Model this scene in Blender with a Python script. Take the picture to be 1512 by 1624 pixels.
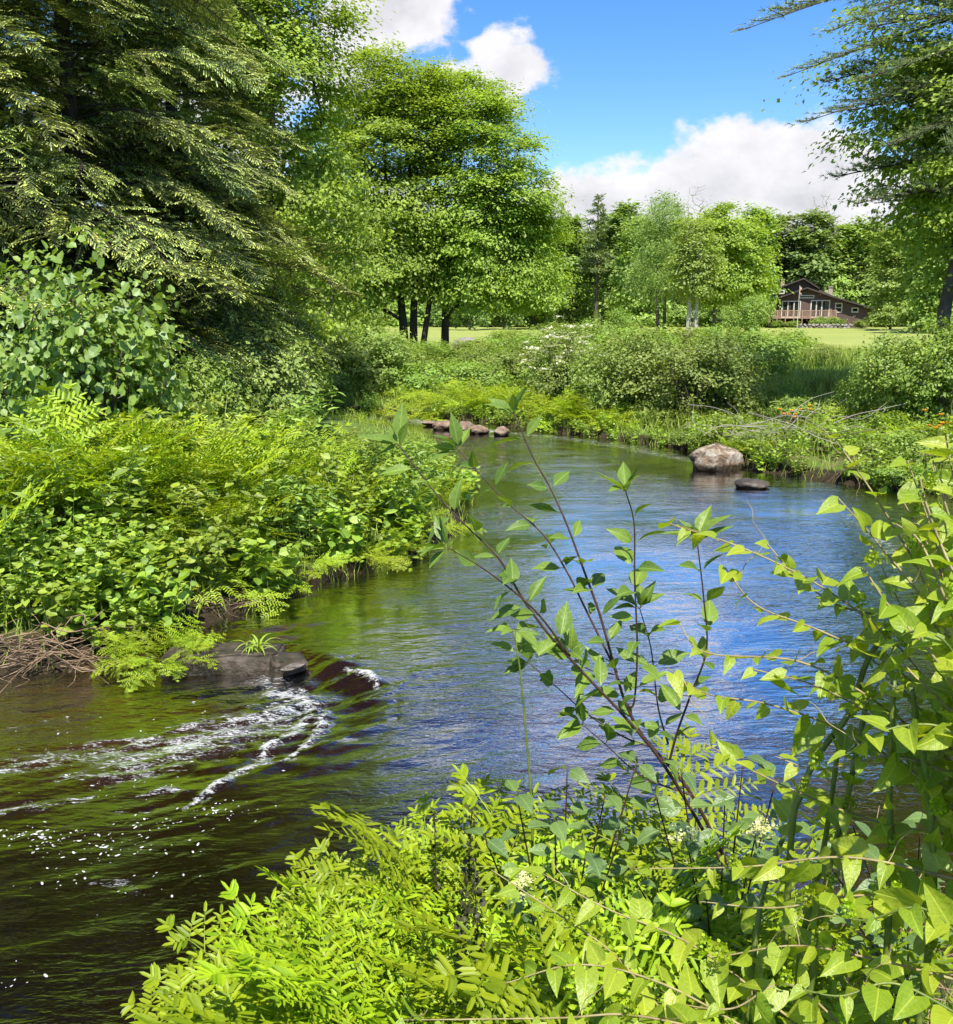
import bpy, math, random
import numpy as np
from mathutils import Vector, Matrix, Euler

# ------------------------------------------------------------------ clear
for o in list(bpy.data.objects):
    bpy.data.objects.remove(o)
scene = bpy.context.scene
COL = scene.collection
R = math.radians
rng = np.random.default_rng(11)
random.seed(11)

# ------------------------------------------------------------------ camera
CAM_H = 3.0                       # eye above the river (1.6 m above the near bank)
PITCH = math.atan(312 / 1512)
cam_d = bpy.data.cameras.new('camera')
cam_d.sensor_fit = 'HORIZONTAL'
cam_d.sensor_width = 36.0
cam_d.lens = 36.0
cam_d.clip_start = 0.05
cam_d.clip_end = 6000
cam = bpy.data.objects.new('camera', cam_d)
cam.location = (0, 0, CAM_H)
cam.rotation_euler = (math.pi / 2 - PITCH, 0, 0)
COL.objects.link(cam)
scene.camera = cam


def ray(px, py):
    xc = (px - 756) / 1512.0
    yc = (812 - py) / 1512.0
    return np.array([xc, math.cos(PITCH) + yc * math.sin(PITCH), -math.sin(PITCH) + yc * math.cos(PITCH)])


def at_y(px, py, Y):
    d = ray(px, py)
    return np.array([0, 0, CAM_H]) + d * (Y / d[1])


def at_z(px, py, z):
    d = ray(px, py)
    return np.array([0, 0, CAM_H]) + d * ((z - CAM_H) / d[2])


# ------------------------------------------------------------------ sun + sky
SUN_EL = R(58)
SUN_DIR2 = np.array([0.10, -1.0])            # horizontal direction towards the sun
SUN_DIR2 = SUN_DIR2 / np.linalg.norm(SUN_DIR2)
sun_vec = Vector((SUN_DIR2[0] * math.cos(SUN_EL), SUN_DIR2[1] * math.cos(SUN_EL), math.sin(SUN_EL)))
sd = bpy.data.lights.new('sun', 'SUN')
sd.energy = 3.6
sd.angle = R(0.6)
sd.color = (1.0, 0.94, 0.81)
sun = bpy.data.objects.new('sun', sd)
sun.rotation_euler = sun_vec.to_track_quat('Z', 'Y').to_euler()
sun.location = (-20, -10, 30)
COL.objects.link(sun)

world = bpy.data.worlds.new('World')
scene.world = world
world.use_nodes = True


class NT:
    """tiny helper for node trees"""
    def __init__(s, tree):
        s.t = tree
        s.n = tree.nodes
        s.l = tree.links

    def new(s, typ, **kw):
        n = s.n.new(typ)
        for k, v in kw.items():
            setattr(n, k, v)
        return n

    def put(s, sock, v):
        if hasattr(v, 'links') or isinstance(v, bpy.types.NodeSocket):
            s.l.new(v, sock)
        else:
            sock.default_value = v

    def m(s, op, a, b=None, c=None, clamp=False):
        n = s.n.new('ShaderNodeMath')
        n.operation = op
        n.use_clamp = clamp
        for i, v in enumerate((a, b, c)):
            if v is not None:
                s.put(n.inputs[i], v)
        return n.outputs[0]

    def smooth(s, v, lo, hi):
        n = s.n.new('ShaderNodeMapRange')
        n.interpolation_type = 'SMOOTHSTEP'
        s.put(n.inputs[0], v)
        n.inputs[1].default_value = lo
        n.inputs[2].default_value = hi
        return n.outputs[0]

    def mix(s, f, a, b, blend='MIX'):
        n = s.n.new('ShaderNodeMix')
        n.data_type = 'RGBA'
        n.blend_type = blend
        s.put(n.inputs[0], f)
        for k, v in ((6, a), (7, b)):
            if isinstance(v, tuple) and len(v) == 3:
                v = v + (1,)
            s.put(n.inputs[k], v)
        return n.outputs[2]

    def noise(s, vec, scale, detail=4, rough=0.55, dist=0.0):
        n = s.n.new('ShaderNodeTexNoise')
        if vec is not None:
            s.l.new(vec, n.inputs['Vector'])
        n.inputs['Scale'].default_value = scale
        n.inputs['Detail'].default_value = detail
        n.inputs['Roughness'].default_value = rough
        n.inputs['Distortion'].default_value = dist
        return n.outputs['Fac']


def build_world():
    k = NT(world.node_tree)
    k.n.clear()
    out = k.new('ShaderNodeOutputWorld')
    bg = k.new('ShaderNodeBackground')
    sky = k.new('ShaderNodeTexSky')
    sky.sky_type = 'NISHITA'
    sky.sun_disc = False
    sky.sun_elevation = SUN_EL
    sky.sun_rotation = math.atan2(sun_vec.x, sun_vec.y)
    sky.air_density = 1.0
    sky.dust_density = 0.0
    sky.ozone_density = 4.0
    hs = k.new('ShaderNodeHueSaturation')
    hs.inputs['Hue'].default_value = 0.510
    hs.inputs['Saturation'].default_value = 1.29
    hs.inputs['Value'].default_value = 1.0
    k.l.new(sky.outputs[0], hs.inputs['Color'])
    tc = k.new('ShaderNodeTexCoord')
    sep = k.new('ShaderNodeSeparateXYZ')
    k.l.new(tc.outputs['Generated'], sep.inputs[0])
    X, Y, Z = sep.outputs
    az = k.m('ARCTAN2', X, Y)
    el = k.m('ARCSINE', Z)
    # cumulus masses: (azimuth, elevation, half width, half height) in degrees
    def dirang(px, py):
        d = ray(px, py)
        d = d / np.linalg.norm(d)
        return math.degrees(math.atan2(d[0], d[1])), math.degrees(math.asin(d[2]))
    def ell(px, py, rx, ry):
        a, e = dirang(px, py)
        return (a, e, rx * 0.0352, ry * 0.0352)
    masses = [ell(625, 5, 140, 105), ell(560, 130, 95, 75), ell(808, 112, 96, 72), ell(735, 140, 92, 58),
              ell(1105, 305, 260, 118), ell(960, 330, 185, 88), ell(1290, 315, 210, 112), ell(1480, 330, 220, 110),
              ell(1150, 430, 520, 95), ell(620, 400, 460, 130),
              ell(300, 250, 260, 200), ell(1800, 300, 300, 110),
              (9, 22.5, 10, 4.0), (-6, 24, 6, 3.4), (3, 33, 9, 3), (24, 36, 9, 4), (-24, 31, 9, 5), (40, 26, 10, 5), (-50, 24, 16, 7), (60, 40, 14, 7),
              (-6, 52, 14, 7), (28, 58, 14, 6), (-75, 45, 18, 8), (95, 25, 22, 8), (140, 33, 22, 9), (-160, 26, 26, 8),
              (-115, 22, 20, 7), (178, 60, 25, 8)]

    comb = k.new('ShaderNodeCombineXYZ')
    k.l.new(az, comb.inputs[0])
    k.l.new(k.m('MULTIPLY', el, 1.35), comb.inputs[1])
    nz = k.noise(comb.outputs[0], 7.0, 6, 0.60, 0.15)
    puff = k.noise(comb.outputs[0], 23.0, 4, 0.6, 0.1)

    def mass(dv):
        e2 = k.m('ADD', el, dv) if dv else el
        best = None
        for (a, e, rx, ry) in masses:
            da = k.m('MULTIPLY', k.m('SUBTRACT', az, R(a)), 1 / R(rx))
            de = k.m('MULTIPLY', k.m('SUBTRACT', e2, R(e)), 1 / R(ry))
            q = k.m('SUBTRACT', 1.0, k.m('SQRT', k.m('ADD', k.m('MULTIPLY', da, da), k.m('MULTIPLY', de, de))))
            best = q if best is None else k.m('SMOOTH_MAX', best, q, 0.18)
        return k.m('MAXIMUM', best, -1.2)
    m0 = mass(0)
    # extra cumulus cover added out of view, overhead and behind, to lift the fill
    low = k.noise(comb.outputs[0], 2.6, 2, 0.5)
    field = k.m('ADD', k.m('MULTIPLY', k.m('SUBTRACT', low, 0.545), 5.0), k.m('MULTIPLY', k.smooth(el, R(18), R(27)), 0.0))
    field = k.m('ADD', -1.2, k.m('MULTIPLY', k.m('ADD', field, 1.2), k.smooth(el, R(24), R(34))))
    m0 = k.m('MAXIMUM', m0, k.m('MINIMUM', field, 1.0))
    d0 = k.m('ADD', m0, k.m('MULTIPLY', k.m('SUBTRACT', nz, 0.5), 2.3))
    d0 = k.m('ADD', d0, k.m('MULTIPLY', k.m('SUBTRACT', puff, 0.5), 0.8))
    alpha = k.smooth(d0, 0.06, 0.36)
    # cumulus: bright thin rims, greyer where thick, modelled by the puffs
    thick = k.smooth(d0, 0.25, 1.35)
    lit = k.m('SUBTRACT', 1.0, k.m('MULTIPLY', thick, 0.62))
    lit = k.m('ADD', lit, k.m('MULTIPLY', k.m('SUBTRACT', puff, 0.52), 1.5), clamp=True)
    ccol = k.mix(lit, (2.55, 2.5, 2.75), (4.75, 4.65, 4.7))
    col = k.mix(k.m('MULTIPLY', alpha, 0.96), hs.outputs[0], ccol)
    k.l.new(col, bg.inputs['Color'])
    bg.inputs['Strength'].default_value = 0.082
    k.l.new(bg.outputs[0], out.inputs['Surface'])


build_world()

scene.view_settings.view_transform = 'Standard'
scene.view_settings.look = 'None'
scene.view_settings.exposure = 1.40
scene.view_settings.gamma = 1.0
scene.view_settings.use_curve_mapping = False
scene.render.engine = 'CYCLES'
cy = scene.cycles
cy.max_bounces = 10
cy.diffuse_bounces = 5
cy.glossy_bounces = 3
cy.transmission_bounces = 6
cy.transparent_max_bounces = 8
cy.caustics_reflective = False
cy.caustics_refractive = False
cy.use_denoising = True
cy.use_adaptive_sampling = True
cy.adaptive_threshold = 0.02
cy.sample_clamp_indirect = 6


# ------------------------------------------------------------------ numeric helpers
def sstep(a, b, x):
    t = np.clip((x - a) / (b - a), 0, 1)
    return t * t * (3 - 2 * t)


def vnoise(x, y, seed=0):
    xi = np.floor(x).astype(np.int64)
    yi = np.floor(y).astype(np.int64)
    fx = x - xi
    fy = y - yi
    fx = fx * fx * (3 - 2 * fx)
    fy = fy * fy * (3 - 2 * fy)

    def h(i, j):
        n = (i * 374761393 + j * 668265263 + seed * 974634599) & 0x7fffffff
        n = ((n ^ (n >> 13)) * 1274126177) & 0x7fffffff
        return ((n ^ (n >> 16)) & 0xffff) / 65535.0
    return ((h(xi, yi) * (1 - fx) + h(xi + 1, yi) * fx) * (1 - fy)
            + (h(xi, yi + 1) * (1 - fx) + h(xi + 1, yi + 1) * fx) * fy)


def fbm(x, y, oct=4, seed=0):
    v = 0
    a = 0.5
    for i in range(oct):
        v = v + a * vnoise(x * 2 ** i, y * 2 ** i, seed + i)
        a *= 0.5
    return v


def unit(v):
    v = np.asarray(v, float)
    return v / (np.linalg.norm(v, axis=-1, keepdims=True) + 1e-9)


# ------------------------------------------------------------------ mesh helpers
class Geo:
    """collects triangles with a per-vertex tint and a material slot"""
    def __init__(s):
        s.V, s.F, s.T, s.M = [], [], [], []
        s.n = 0

    def add(s, V, F, T=0.5, m=0):
        V = np.asarray(V, float).reshape(-1, 3)
        F = np.asarray(F, np.int64).reshape(-1, 3)
        s.V.append(V)
        s.F.append(F + s.n)
        s.T.append(np.broadcast_to(np.asarray(T, float), (len(V),)).copy())
        s.M.append(np.full(len(F), m, np.int32))
        s.n += len(V)
        return s

    def mesh(s, name, mats, smooth=False):
        V = np.concatenate(s.V)
        F = np.concatenate(s.F)
        me = bpy.data.meshes.new(name)
        me.vertices.add(len(V))
        me.vertices.foreach_set('co', V.astype(np.float32).ravel())
        me.loops.add(len(F) * 3)
        me.loops.foreach_set('vertex_index', F.astype(np.int32).ravel())
        me.polygons.add(len(F))
        me.polygons.foreach_set('loop_start', np.arange(0, len(F) * 3, 3, dtype=np.int32))
        me.polygons.foreach_set('material_index', np.concatenate(s.M))
        if smooth:
            me.polygons.foreach_set('use_smooth', np.ones(len(F), bool))
        else:
            me.polygons.foreach_set('use_smooth', np.zeros(len(F), bool))
        a = me.attributes.new('tint', 'FLOAT', 'POINT')
        a.data.foreach_set('value', np.concatenate(s.T).astype(np.float32))
        for m in (mats if isinstance(mats, (list, tuple)) else [mats]):
            me.materials.append(m)
        me.update(calc_edges=True)
        return me


def add_many(g, tmpl, M, O, tint, m=0):
    """template placed n times: M (n,3,3), O (n,3)"""
    V, F = tmpl
    V = np.asarray(V, float)
    F = np.asarray(F)
    n = len(O)
    W = np.einsum('nij,vj->nvi', M, V) + O[:, None, :]
    FF = F[None] + (np.arange(n) * len(V))[:, None, None]
    T = np.repeat(np.broadcast_to(np.asarray(tint, float), (n,)), len(V))
    g.add(W.reshape(-1, 3), FF.reshape(-1, 3), T, m)


def frames(axis, normal, sx, sy=None, sz=None):
    """matrices whose columns are side, axis, normal"""
    y = unit(axis)
    x = unit(np.cross(y, normal))
    z = np.cross(x, y)
    sx = np.broadcast_to(np.asarray(sx, float), (len(y),))
    sy = sx if sy is None else np.broadcast_to(np.asarray(sy, float), (len(y),))
    sz = sx if sz is None else np.broadcast_to(np.asarray(sz, float), (len(y),))
    return np.stack([x * sx[:, None], y * sy[:, None], z * sz[:, None]], axis=2)


def tube(g, pts, rad, sides=5, tint=0.5, m=0, cap=True):
    pts = np.asarray(pts, float)
    k = len(pts)
    rad = np.broadcast_to(np.asarray(rad, float), (k,))
    tan = unit(np.gradient(pts, axis=0))
    ref = np.array([0.31, 0.17, 0.93])
    if abs(tan[0] @ ref) > 0.9:
        ref = np.array([0.9, 0.3, 0.1])
    u = np.cross(tan, ref)
    u = unit(u)
    w = np.cross(tan, u)
    a = np.arange(sides) / sides * 2 * math.pi
    V = (pts[:, None, :] + rad[:, None, None] * (np.cos(a)[None, :, None] * u[:, None, :] + np.sin(a)[None, :, None] * w[:, None, :])).reshape(-1, 3)
    F = []
    for i in range(k - 1):
        for j in range(sides):
            p, q = i * sides + j, i * sides + (j + 1) % sides
            F += [(p, q, q + sides), (p, q + sides, p + sides)]
    if cap:
        b = (k - 1) * sides
        for j in range(1, sides - 1):
            F.append((b, b + j, b + j + 1))
            F.append((0, j + 1, j))
    g.add(V, F, tint, m)


def spline(pts, n=24):
    """Catmull-Rom through points"""
    P = np.asarray(pts, float)
    P = np.vstack([2 * P[0] - P[1], P, 2 * P[-1] - P[-2]])
    out = []
    segs = len(P) - 3
    per = max(2, n // segs)
    for i in range(segs):
        p0, p1, p2, p3 = P[i:i + 4]
        for t in np.arange(per) / per:
            out.append(0.5 * (2 * p1 + (p2 - p0) * t + (2 * p0 - 5 * p1 + 4 * p2 - p3) * t * t + (3 * p1 - p0 - 3 * p2 + p3) * t ** 3))
    out.append(P[-2])
    return np.array(out)


def box(g, x0, x1, y0, y1, z0, z1, tint=0.5, m=0):
    V = [(x, y, z) for z in (z0, z1) for y in (y0, y1) for x in (x0, x1)]
    F = [(0, 2, 1), (1, 2, 3), (4, 5, 6), (5, 7, 6), (0, 1, 4), (1, 5, 4), (2, 6, 3), (3, 6, 7), (0, 4, 2), (2, 4, 6), (1, 3, 5), (3, 7, 5)]
    g.add(V, F, tint, m)


def prism(g, poly, y0, y1, tint=0.5, m=0):
    """polygon in xz, extruded along y (convex)"""
    n = len(poly)
    V = [(x, y0, z) for x, z in poly] + [(x, y1, z) for x, z in poly]
    F = []
    for i in range(1, n - 1):
        F += [(0, i, i + 1), (n, n + i + 1, n + i)]
    for i in range(n):
        j = (i + 1) % n
        F += [(i, n + i, j), (j, n + i, n + j)]
    g.add(V, F, tint, m)


# ------------------------------------------------------------------ object helpers
def empty(name, loc=(0, 0, 0), rz=0.0, scale=1.0):
    o = bpy.data.objects.new(name, None)
    o.empty_display_size = 0.2
    COL.objects.link(o)
    o.location = loc
    o.rotation_euler = (0, 0, rz)
    o.scale = (scale,) * 3 if np.isscalar(scale) else scale
    return o


def obj(name, me, parent=None, loc=None, rot=None, scale=None, kind=None):
    o = bpy.data.objects.new(name, me)
    COL.objects.link(o)
    if parent is not None:
        o.parent = parent
    if loc is not None:
        o.location = [float(v) for v in loc]
    if rot is not None:
        o.rotation_euler = rot
    if scale is not None:
        o.scale = (scale,) * 3 if np.isscalar(scale) else scale
    if kind:
        o['kind'] = kind
    return o


def tag(o, label, cat, group=None):
    o['label'] = label
    o['category'] = cat
    if group:
        o['group'] = group
    return o


# ------------------------------------------------------------------ materials
def new_mat(name):
    m = bpy.data.materials.new(name)
    m.use_nodes = True
    k = NT(m.node_tree)
    k.n.clear()
    out = k.new('ShaderNodeOutputMaterial')
    return m, k, out


def attr(k, name):
    a = k.new('ShaderNodeAttribute')
    a.attribute_name = name
    return a.outputs['Fac']


def ramp(k, fac, stops):
    r = k.new('ShaderNodeValToRGB')
    e = r.color_ramp.elements
    while len(e) > 1:
        e.remove(e[-1])
    for i, (p, c) in enumerate(stops):
        el = e[0] if i == 0 else e.new(p)
        el.position = p
        el.color = tuple(c) + (1,)
    k.l.new(fac, r.inputs[0])
    return r.outputs[0]


LEAF_GAIN = 1.85


def leaf_mat(name, stops, trans=0.43, gloss=0.025, rough=0.5, vary=0.22, tcol=(1.25, 1.2, 0.55)):
    """leaf: diffuse + translucent + a thin waxy gloss"""
    m, k, out = new_mat(name)
    c = ramp(k, attr(k, 'tint'), [(p_, tuple(min(.85, v_ * LEAF_GAIN * q_) for v_, q_ in zip(c_, (1.08, 1.0, .95)))) for p_, c_ in stops])
    oi = k.new('ShaderNodeObjectInfo')
    v = k.m('ADD', 1 - vary / 2, k.m('MULTIPLY', oi.outputs['Random'], vary))
    hs = k.new('ShaderNodeHueSaturation')
    k.l.new(c, hs.inputs['Color'])
    k.l.new(v, hs.inputs['Value'])
    k.l.new(k.m('ADD', 0.488, k.m('MULTIPLY', oi.outputs['Random'], 0.024)), hs.inputs['Hue'])
    c = hs.outputs[0]
    df = k.new('ShaderNodeBsdfDiffuse')
    k.l.new(c, df.inputs['Color'])
    tr = k.new('ShaderNodeBsdfTranslucent')
    k.l.new(k.mix(1.0, c, tcol, 'MULTIPLY'), tr.inputs['Color'])
    mx = k.new('ShaderNodeMixShader')
    mx.inputs[0].default_value = trans
    k.l.new(df.outputs[0], mx.inputs[1])
    k.l.new(tr.outputs[0], mx.inputs[2])
    gl = k.new('ShaderNodeBsdfGlossy')
    gl.inputs['Roughness'].default_value = rough
    gl.inputs['Color'].default_value = (0.9, 0.95, 1, 1)
    m2 = k.new('ShaderNodeMixShader')
    m2.inputs[0].default_value = gloss
    k.l.new(mx.outputs[0], m2.inputs[1])
    k.l.new(gl.outputs[0], m2.inputs[2])
    k.l.new(m2.outputs[0], out.inputs['Surface'])
    return m


def rough_mat(name, stops, scale=6.0, rough=0.85, bump=0.3, detail=6, stretch=(1, 1, 1), spec=0.25, bscale=None, wet=None):
    m, k, out = new_mat(name)
    tc = k.new('ShaderNodeTexCoord')
    mp = k.new('ShaderNodeMapping')
    mp.inputs['Scale'].default_value = stretch
    k.l.new(tc.outputs['Object'], mp.inputs['Vector'])
    n = k.noise(mp.outputs[0], scale, detail, 0.6)
    c = ramp(k, n, stops)
    b = k.new('ShaderNodeBsdfPrincipled')
    b.inputs['Roughness'].default_value = rough
    if wet is not None:      # stain left by the water up to a height above the river
        gq = k.new('ShaderNodeNewGeometry')
        sq = k.new('ShaderNodeSeparateXYZ')
        k.l.new(gq.outputs['Position'], sq.inputs[0])
        wz = k.smooth(k.m('ADD', sq.outputs[2], k.m('MULTIPLY', k.m('SUBTRACT', n, .5), .12)), wet + .05, wet - .03)
        c = k.mix(k.m('MULTIPLY', wz, .8), c, (.022, .018, .010))
        k.l.new(k.m('SUBTRACT', rough, k.m('MULTIPLY', wz, .5)), b.inputs['Roughness'])
    k.l.new(c, b.inputs['Base Color'])
    b.inputs['Specular IOR Level'].default_value = spec
    if bump:
        bp = k.new('ShaderNodeBump')
        bp.inputs['Strength'].default_value = bump
        bp.inputs['Distance'].default_value = 0.05
        k.l.new(k.noise(mp.outputs[0], bscale or scale * 2.5, 5, 0.65), bp.inputs['Height'])
        k.l.new(bp.outputs[0], b.inputs['Normal'])
    k.l.new(b.outputs[0], out.inputs['Surface'])
    return m


M = {}
M['maple'] = leaf_mat('maple_leaf', [(0, (.095, .165, .022)), (1, (.190, .290, .038))], trans=.48)
M['forest_a'] = leaf_mat('forest_leaf', [(0, (.098, .160, .038)), (1, (.180, .260, .056))], vary=0.4)
M['forest_b'] = leaf_mat('forest_leaf_dark', [(0, (.080, .135, .040)), (1, (.145, .215, .058))], vary=0.4)
M['willow'] = leaf_mat('willow_leaf', [(0, (.080, .130, .030)), (1, (.155, .225, .055))], vary=0.3)
M['pine'] = leaf_mat('pine_needle', [(0, (.065, .105, .046)), (1, (.140, .185, .075))], trans=0.3, vary=0.3)
M['hemlock'] = leaf_mat('hemlock_needle', [(0, (.036, .060, .024)), (.55, (.100, .142, .046)), (.75, (.205, .265, .065)), (1, (.31, .37, .09))], trans=0.25, vary=0.3)
M['palebirch'] = leaf_mat('pale_tree_leaf', [(0, (.085, .130, .020)), (1, (.19, .255, .035))], trans=0.45)
M['shrub'] = leaf_mat('shrub_leaf', [(0, (.070, .125, .022)), (1, (.165, .245, .042))], vary=0.35)
M['shrub_grey'] = leaf_mat('shrub_greyish_leaf', [(0, (.078, .126, .028)), (1, (.162, .228, .054))], vary=0.3)
M['roundleaf'] = leaf_mat('round_leaf', [(0, (.060, .135, .020)), (1, (.140, .235, .042))], gloss=0.035)
M['herb'] = leaf_mat('herb_leaf', [(0, (.080, .145, .015)), (1, (.195, .282, .034))], gloss=0.035, vary=0.4)
M['fern'] = leaf_mat('fern_leaf', [(0, (.085, .150, .006)), (1, (.195, .275, .012))], trans=0.42, vary=0.3)
M['fern_near'] = leaf_mat('fern_leaf_near', [(0, (.078, .140, .003)), (1, (.170, .245, .006))], trans=0.42, vary=0.55, gloss=0.02)
M['spike'] = leaf_mat('fertile_spike', [(0, (.018, .020, .007)), (1, (.050, .055, .018))], trans=.1)
M['grass'] = leaf_mat('grass_blade', [(0, (.085, .15, .020)), (1, (.21, .275, .050))], trans=0.35)
M['flower_white'] = leaf_mat('white_petal', [(0, (.32, .34, .27)), (1, (.44, .46, .40))], trans=0.3, tcol=(1, 1, .9))
M['flower_cream'] = leaf_mat('cream_petal', [(0, (.22, .26, .10)), (1, (.32, .35, .18))], trans=0.3, tcol=(1, 1, .8))
M['flower_orange'] = leaf_mat('orange_petal', [(0, (.40, .15, .01)), (1, (.45, .26, .02))], trans=0.3, tcol=(1, .9, .6))


def vein_leaf_mat(name, ca, cb, trans=0.4, gloss=0.028):
    """near leaf: midrib and side veins from the leaf's own coordinates, mottling"""
    m, k, out = new_mat(name)
    tc = k.new('ShaderNodeTexCoord')
    sp = k.new('ShaderNodeSeparateXYZ')
    k.l.new(tc.outputs['Object'], sp.inputs[0])
    ax = k.m('ABSOLUTE', sp.outputs[0])
    mid = k.smooth(ax, 0.030, 0.008)
    w = k.m('FRACT', k.m('ADD', k.m('MULTIPLY', sp.outputs[1], 6.0), k.m('MULTIPLY', ax, -5.0)))
    side = k.smooth(k.m('ABSOLUTE', k.m('SUBTRACT', w, 0.5)), 0.10, 0.02)
    vein = k.m('MAXIMUM', mid, k.m('MULTIPLY', side, 0.45))
    n = k.noise(tc.outputs['Object'], 5.0, 4)
    oi = k.new('ShaderNodeObjectInfo')
    f = k.m('ADD', k.m('MULTIPLY', oi.outputs['Random'], 0.75), k.m('MULTIPLY', k.m('SUBTRACT', n, 0.5), 0.7), clamp=True)
    c = k.mix(f, ca, cb)
    spot = k.smooth(k.noise(tc.outputs['Object'], 9.0, 3, .6), .66, .72)
    c = k.mix(k.m('MULTIPLY', spot, k.m('MULTIPLY', k.smooth(oi.outputs['Random'], .35, .6), .55)), c, (.17, .13, .035))
    c = k.mix(k.m('MULTIPLY', vein, 0.35), c, tuple(min(1, v * 1.6 + .03) for v in cb))
    df = k.new('ShaderNodeBsdfDiffuse')
    k.l.new(c, df.inputs['Color'])
    tr = k.new('ShaderNodeBsdfTranslucent')
    k.l.new(k.mix(1.0, c, (1.3, 1.2, .45), 'MULTIPLY'), tr.inputs['Color'])
    mx = k.new('ShaderNodeMixShader')
    mx.inputs[0].default_value = trans
    k.l.new(df.outputs[0], mx.inputs[1])
    k.l.new(tr.outputs[0], mx.inputs[2])
    gl = k.new('ShaderNodeBsdfGlossy')
    gl.inputs['Roughness'].default_value = 0.42
    m2 = k.new('ShaderNodeMixShader')
    m2.inputs[0].default_value = gloss
    k.l.new(mx.outputs[0], m2.inputs[1])
    k.l.new(gl.outputs[0], m2.inputs[2])
    bp = k.new('ShaderNodeBump')
    bp.inputs['Strength'].default_value = 0.25
    bp.inputs['Distance'].default_value = 0.02
    k.l.new(k.m('SUBTRACT', n, vein), bp.inputs['Height'])
    for s_ in (df, tr, gl):
        k.l.new(bp.outputs[0], s_.inputs['Normal'])
    k.l.new(m2.outputs[0], out.inputs['Surface'])
    return m


M['vine_leaf'] = vein_leaf_mat('vine_leaf', (.22, .345, .022), (.44, .50, .042), 0.5, .04)
M['dogwood_leaf'] = vein_leaf_mat('dogwood_leaf', (.10, .185, .036), (.23, .34, .05), 0.42)
M['dull_leaf'] = vein_leaf_mat('dull_dogwood_leaf', (.095, .165, .058), (.18, .275, .062), 0.35, 0.04)

M['bark'] = rough_mat('bark', [(.3, (.045, .036, .028)), (.7, (.13, .11, .09))], 7, stretch=(1, 1, .25))
M['bark_dark'] = rough_mat('dark_bark', [(.3, (.022, .018, .014)), (.7, (.075, .062, .05))], 8, stretch=(1, 1, .25))
M['bark_pale'] = rough_mat('pale_bark', [(.3, (.20, .18, .15)), (.7, (.42, .39, .34))], 5, stretch=(1, 1, .4))
M['bare_wood'] = rough_mat('bare_twig_wood', [(.3, (.22, .20, .17)), (.7, (.36, .33, .29))], 5)
M['red_stem'] = rough_mat('red_brown_stem', [(.3, (.022, .011, .009)), (.7, (.070, .036, .027))], 30, rough=.5, bump=.15, spec=.4)
M['green_stem'] = rough_mat('green_cane', [(.3, (.060, .100, .018)), (.7, (.17, .21, .040))], 22, rough=.45, bump=.12, spec=.4)
M['tan_stem'] = rough_mat('tan_cane', [(.3, (.16, .12, .055)), (.7, (.33, .28, .14))], 22, rough=.6, bump=.12)
M['dead_stalk'] = rough_mat('dead_stalk', [(.3, (.10, .055, .030)), (.7, (.34, .25, .17))], 9, rough=.8)
M['rock'] = rough_mat('pale_rock', [(.32, (.10, .060, .036)), (.48, (.20, .145, .10)), (.66, (.40, .37, .32))], 4.2, rough=.85, bump=1.0, wet=.20)
M['rock_brown'] = rough_mat('brown_rock', [(.3, (.09, .058, .042)), (.5, (.20, .14, .105)), (.72, (.34, .28, .225))], 5, wet=.17, rough=.85, bump=.6)
M['rock_wet'] = rough_mat('wet_rock', [(.3, (.022, .018, .015)), (.7, (.09, .07, .055))], 5, rough=.35, bump=.6, spec=.5)
M['rock_grey'] = rough_mat('grey_rock', [(.3, (.12, .11, .10)), (.7, (.30, .28, .25))], 3, rough=.9, bump=.6)
M['concrete'] = rough_mat('mossy_concrete', [(.3, (.012, .014, .006)), (.5, (.045, .036, .024)), (.78, (.15, .12, .10))], 6, rough=.7, bump=.7, spec=.35)
M['siding'] = rough_mat('brown_siding', [(.3, (.085, .056, .048)), (.7, (.130, .088, .076))], 3, stretch=(.2, .2, 8), rough=.8, bump=.2)
M['roofing'] = rough_mat('dark_shingle', [(.3, (.035, .030, .030)), (.7, (.075, .062, .058))], 6, rough=.9, bump=.4)
M['white_trim'] = rough_mat('white_trim', [(.3, (.46, .44, .41)), (.7, (.58, .56, .52))], 3, rough=.5, bump=0)
M['deck_wood'] = rough_mat('deck_wood', [(.3, (.24, .15, .11)), (.7, (.36, .25, .19))], 4, stretch=(4, 4, .6), rough=.75, bump=.1)
M['chimney'] = rough_mat('chimney_stone', [(.3, (.25, .19, .15)), (.7, (.45, .37, .31))], 5, rough=.9, bump=.4)
M['curtain'] = rough_mat('curtain', [(.3, (.34, .29, .27)), (.7, (.5, .44, .4))], 3, stretch=(8, 8, .3), rough=.9, bump=0)
M['dark_inside_and_shade'] = rough_mat('dark_inside_and_shade', [(.3, (.02, .018, .018)), (.7, (.035, .03, .03))], 2, rough=.9, bump=0)
M['garage'] = rough_mat('garage_panel', [(.3, (.085, .052, .048)), (.7, (.12, .076, .070))], 3, rough=.7, bump=.05)
M['flag_red'] = rough_mat('flag_cloth', [(.3, (.5, .45, .43)), (.7, (.62, .30, .28))], 6, rough=.9, bump=0)


def glass_mat():
    m, k, out = new_mat('window_glass')
    b = k.new('ShaderNodeBsdfPrincipled')
    b.inputs['Base Color'].default_value = (.02, .022, .025, 1)
    b.inputs['Roughness'].default_value = 0.03
    b.inputs['Specular IOR Level'].default_value = 0.6
    tr = k.new('ShaderNodeBsdfTransparent')
    mx = k.new('ShaderNodeMixShader')
    mx.inputs[0].default_value = 0.45
    k.l.new(tr.outputs[0], mx.inputs[1])
    k.l.new(b.outputs[0], mx.inputs[2])
    k.l.new(mx.outputs[0], out.inputs['Surface'])
    return m


M['glass'] = glass_mat()


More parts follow.
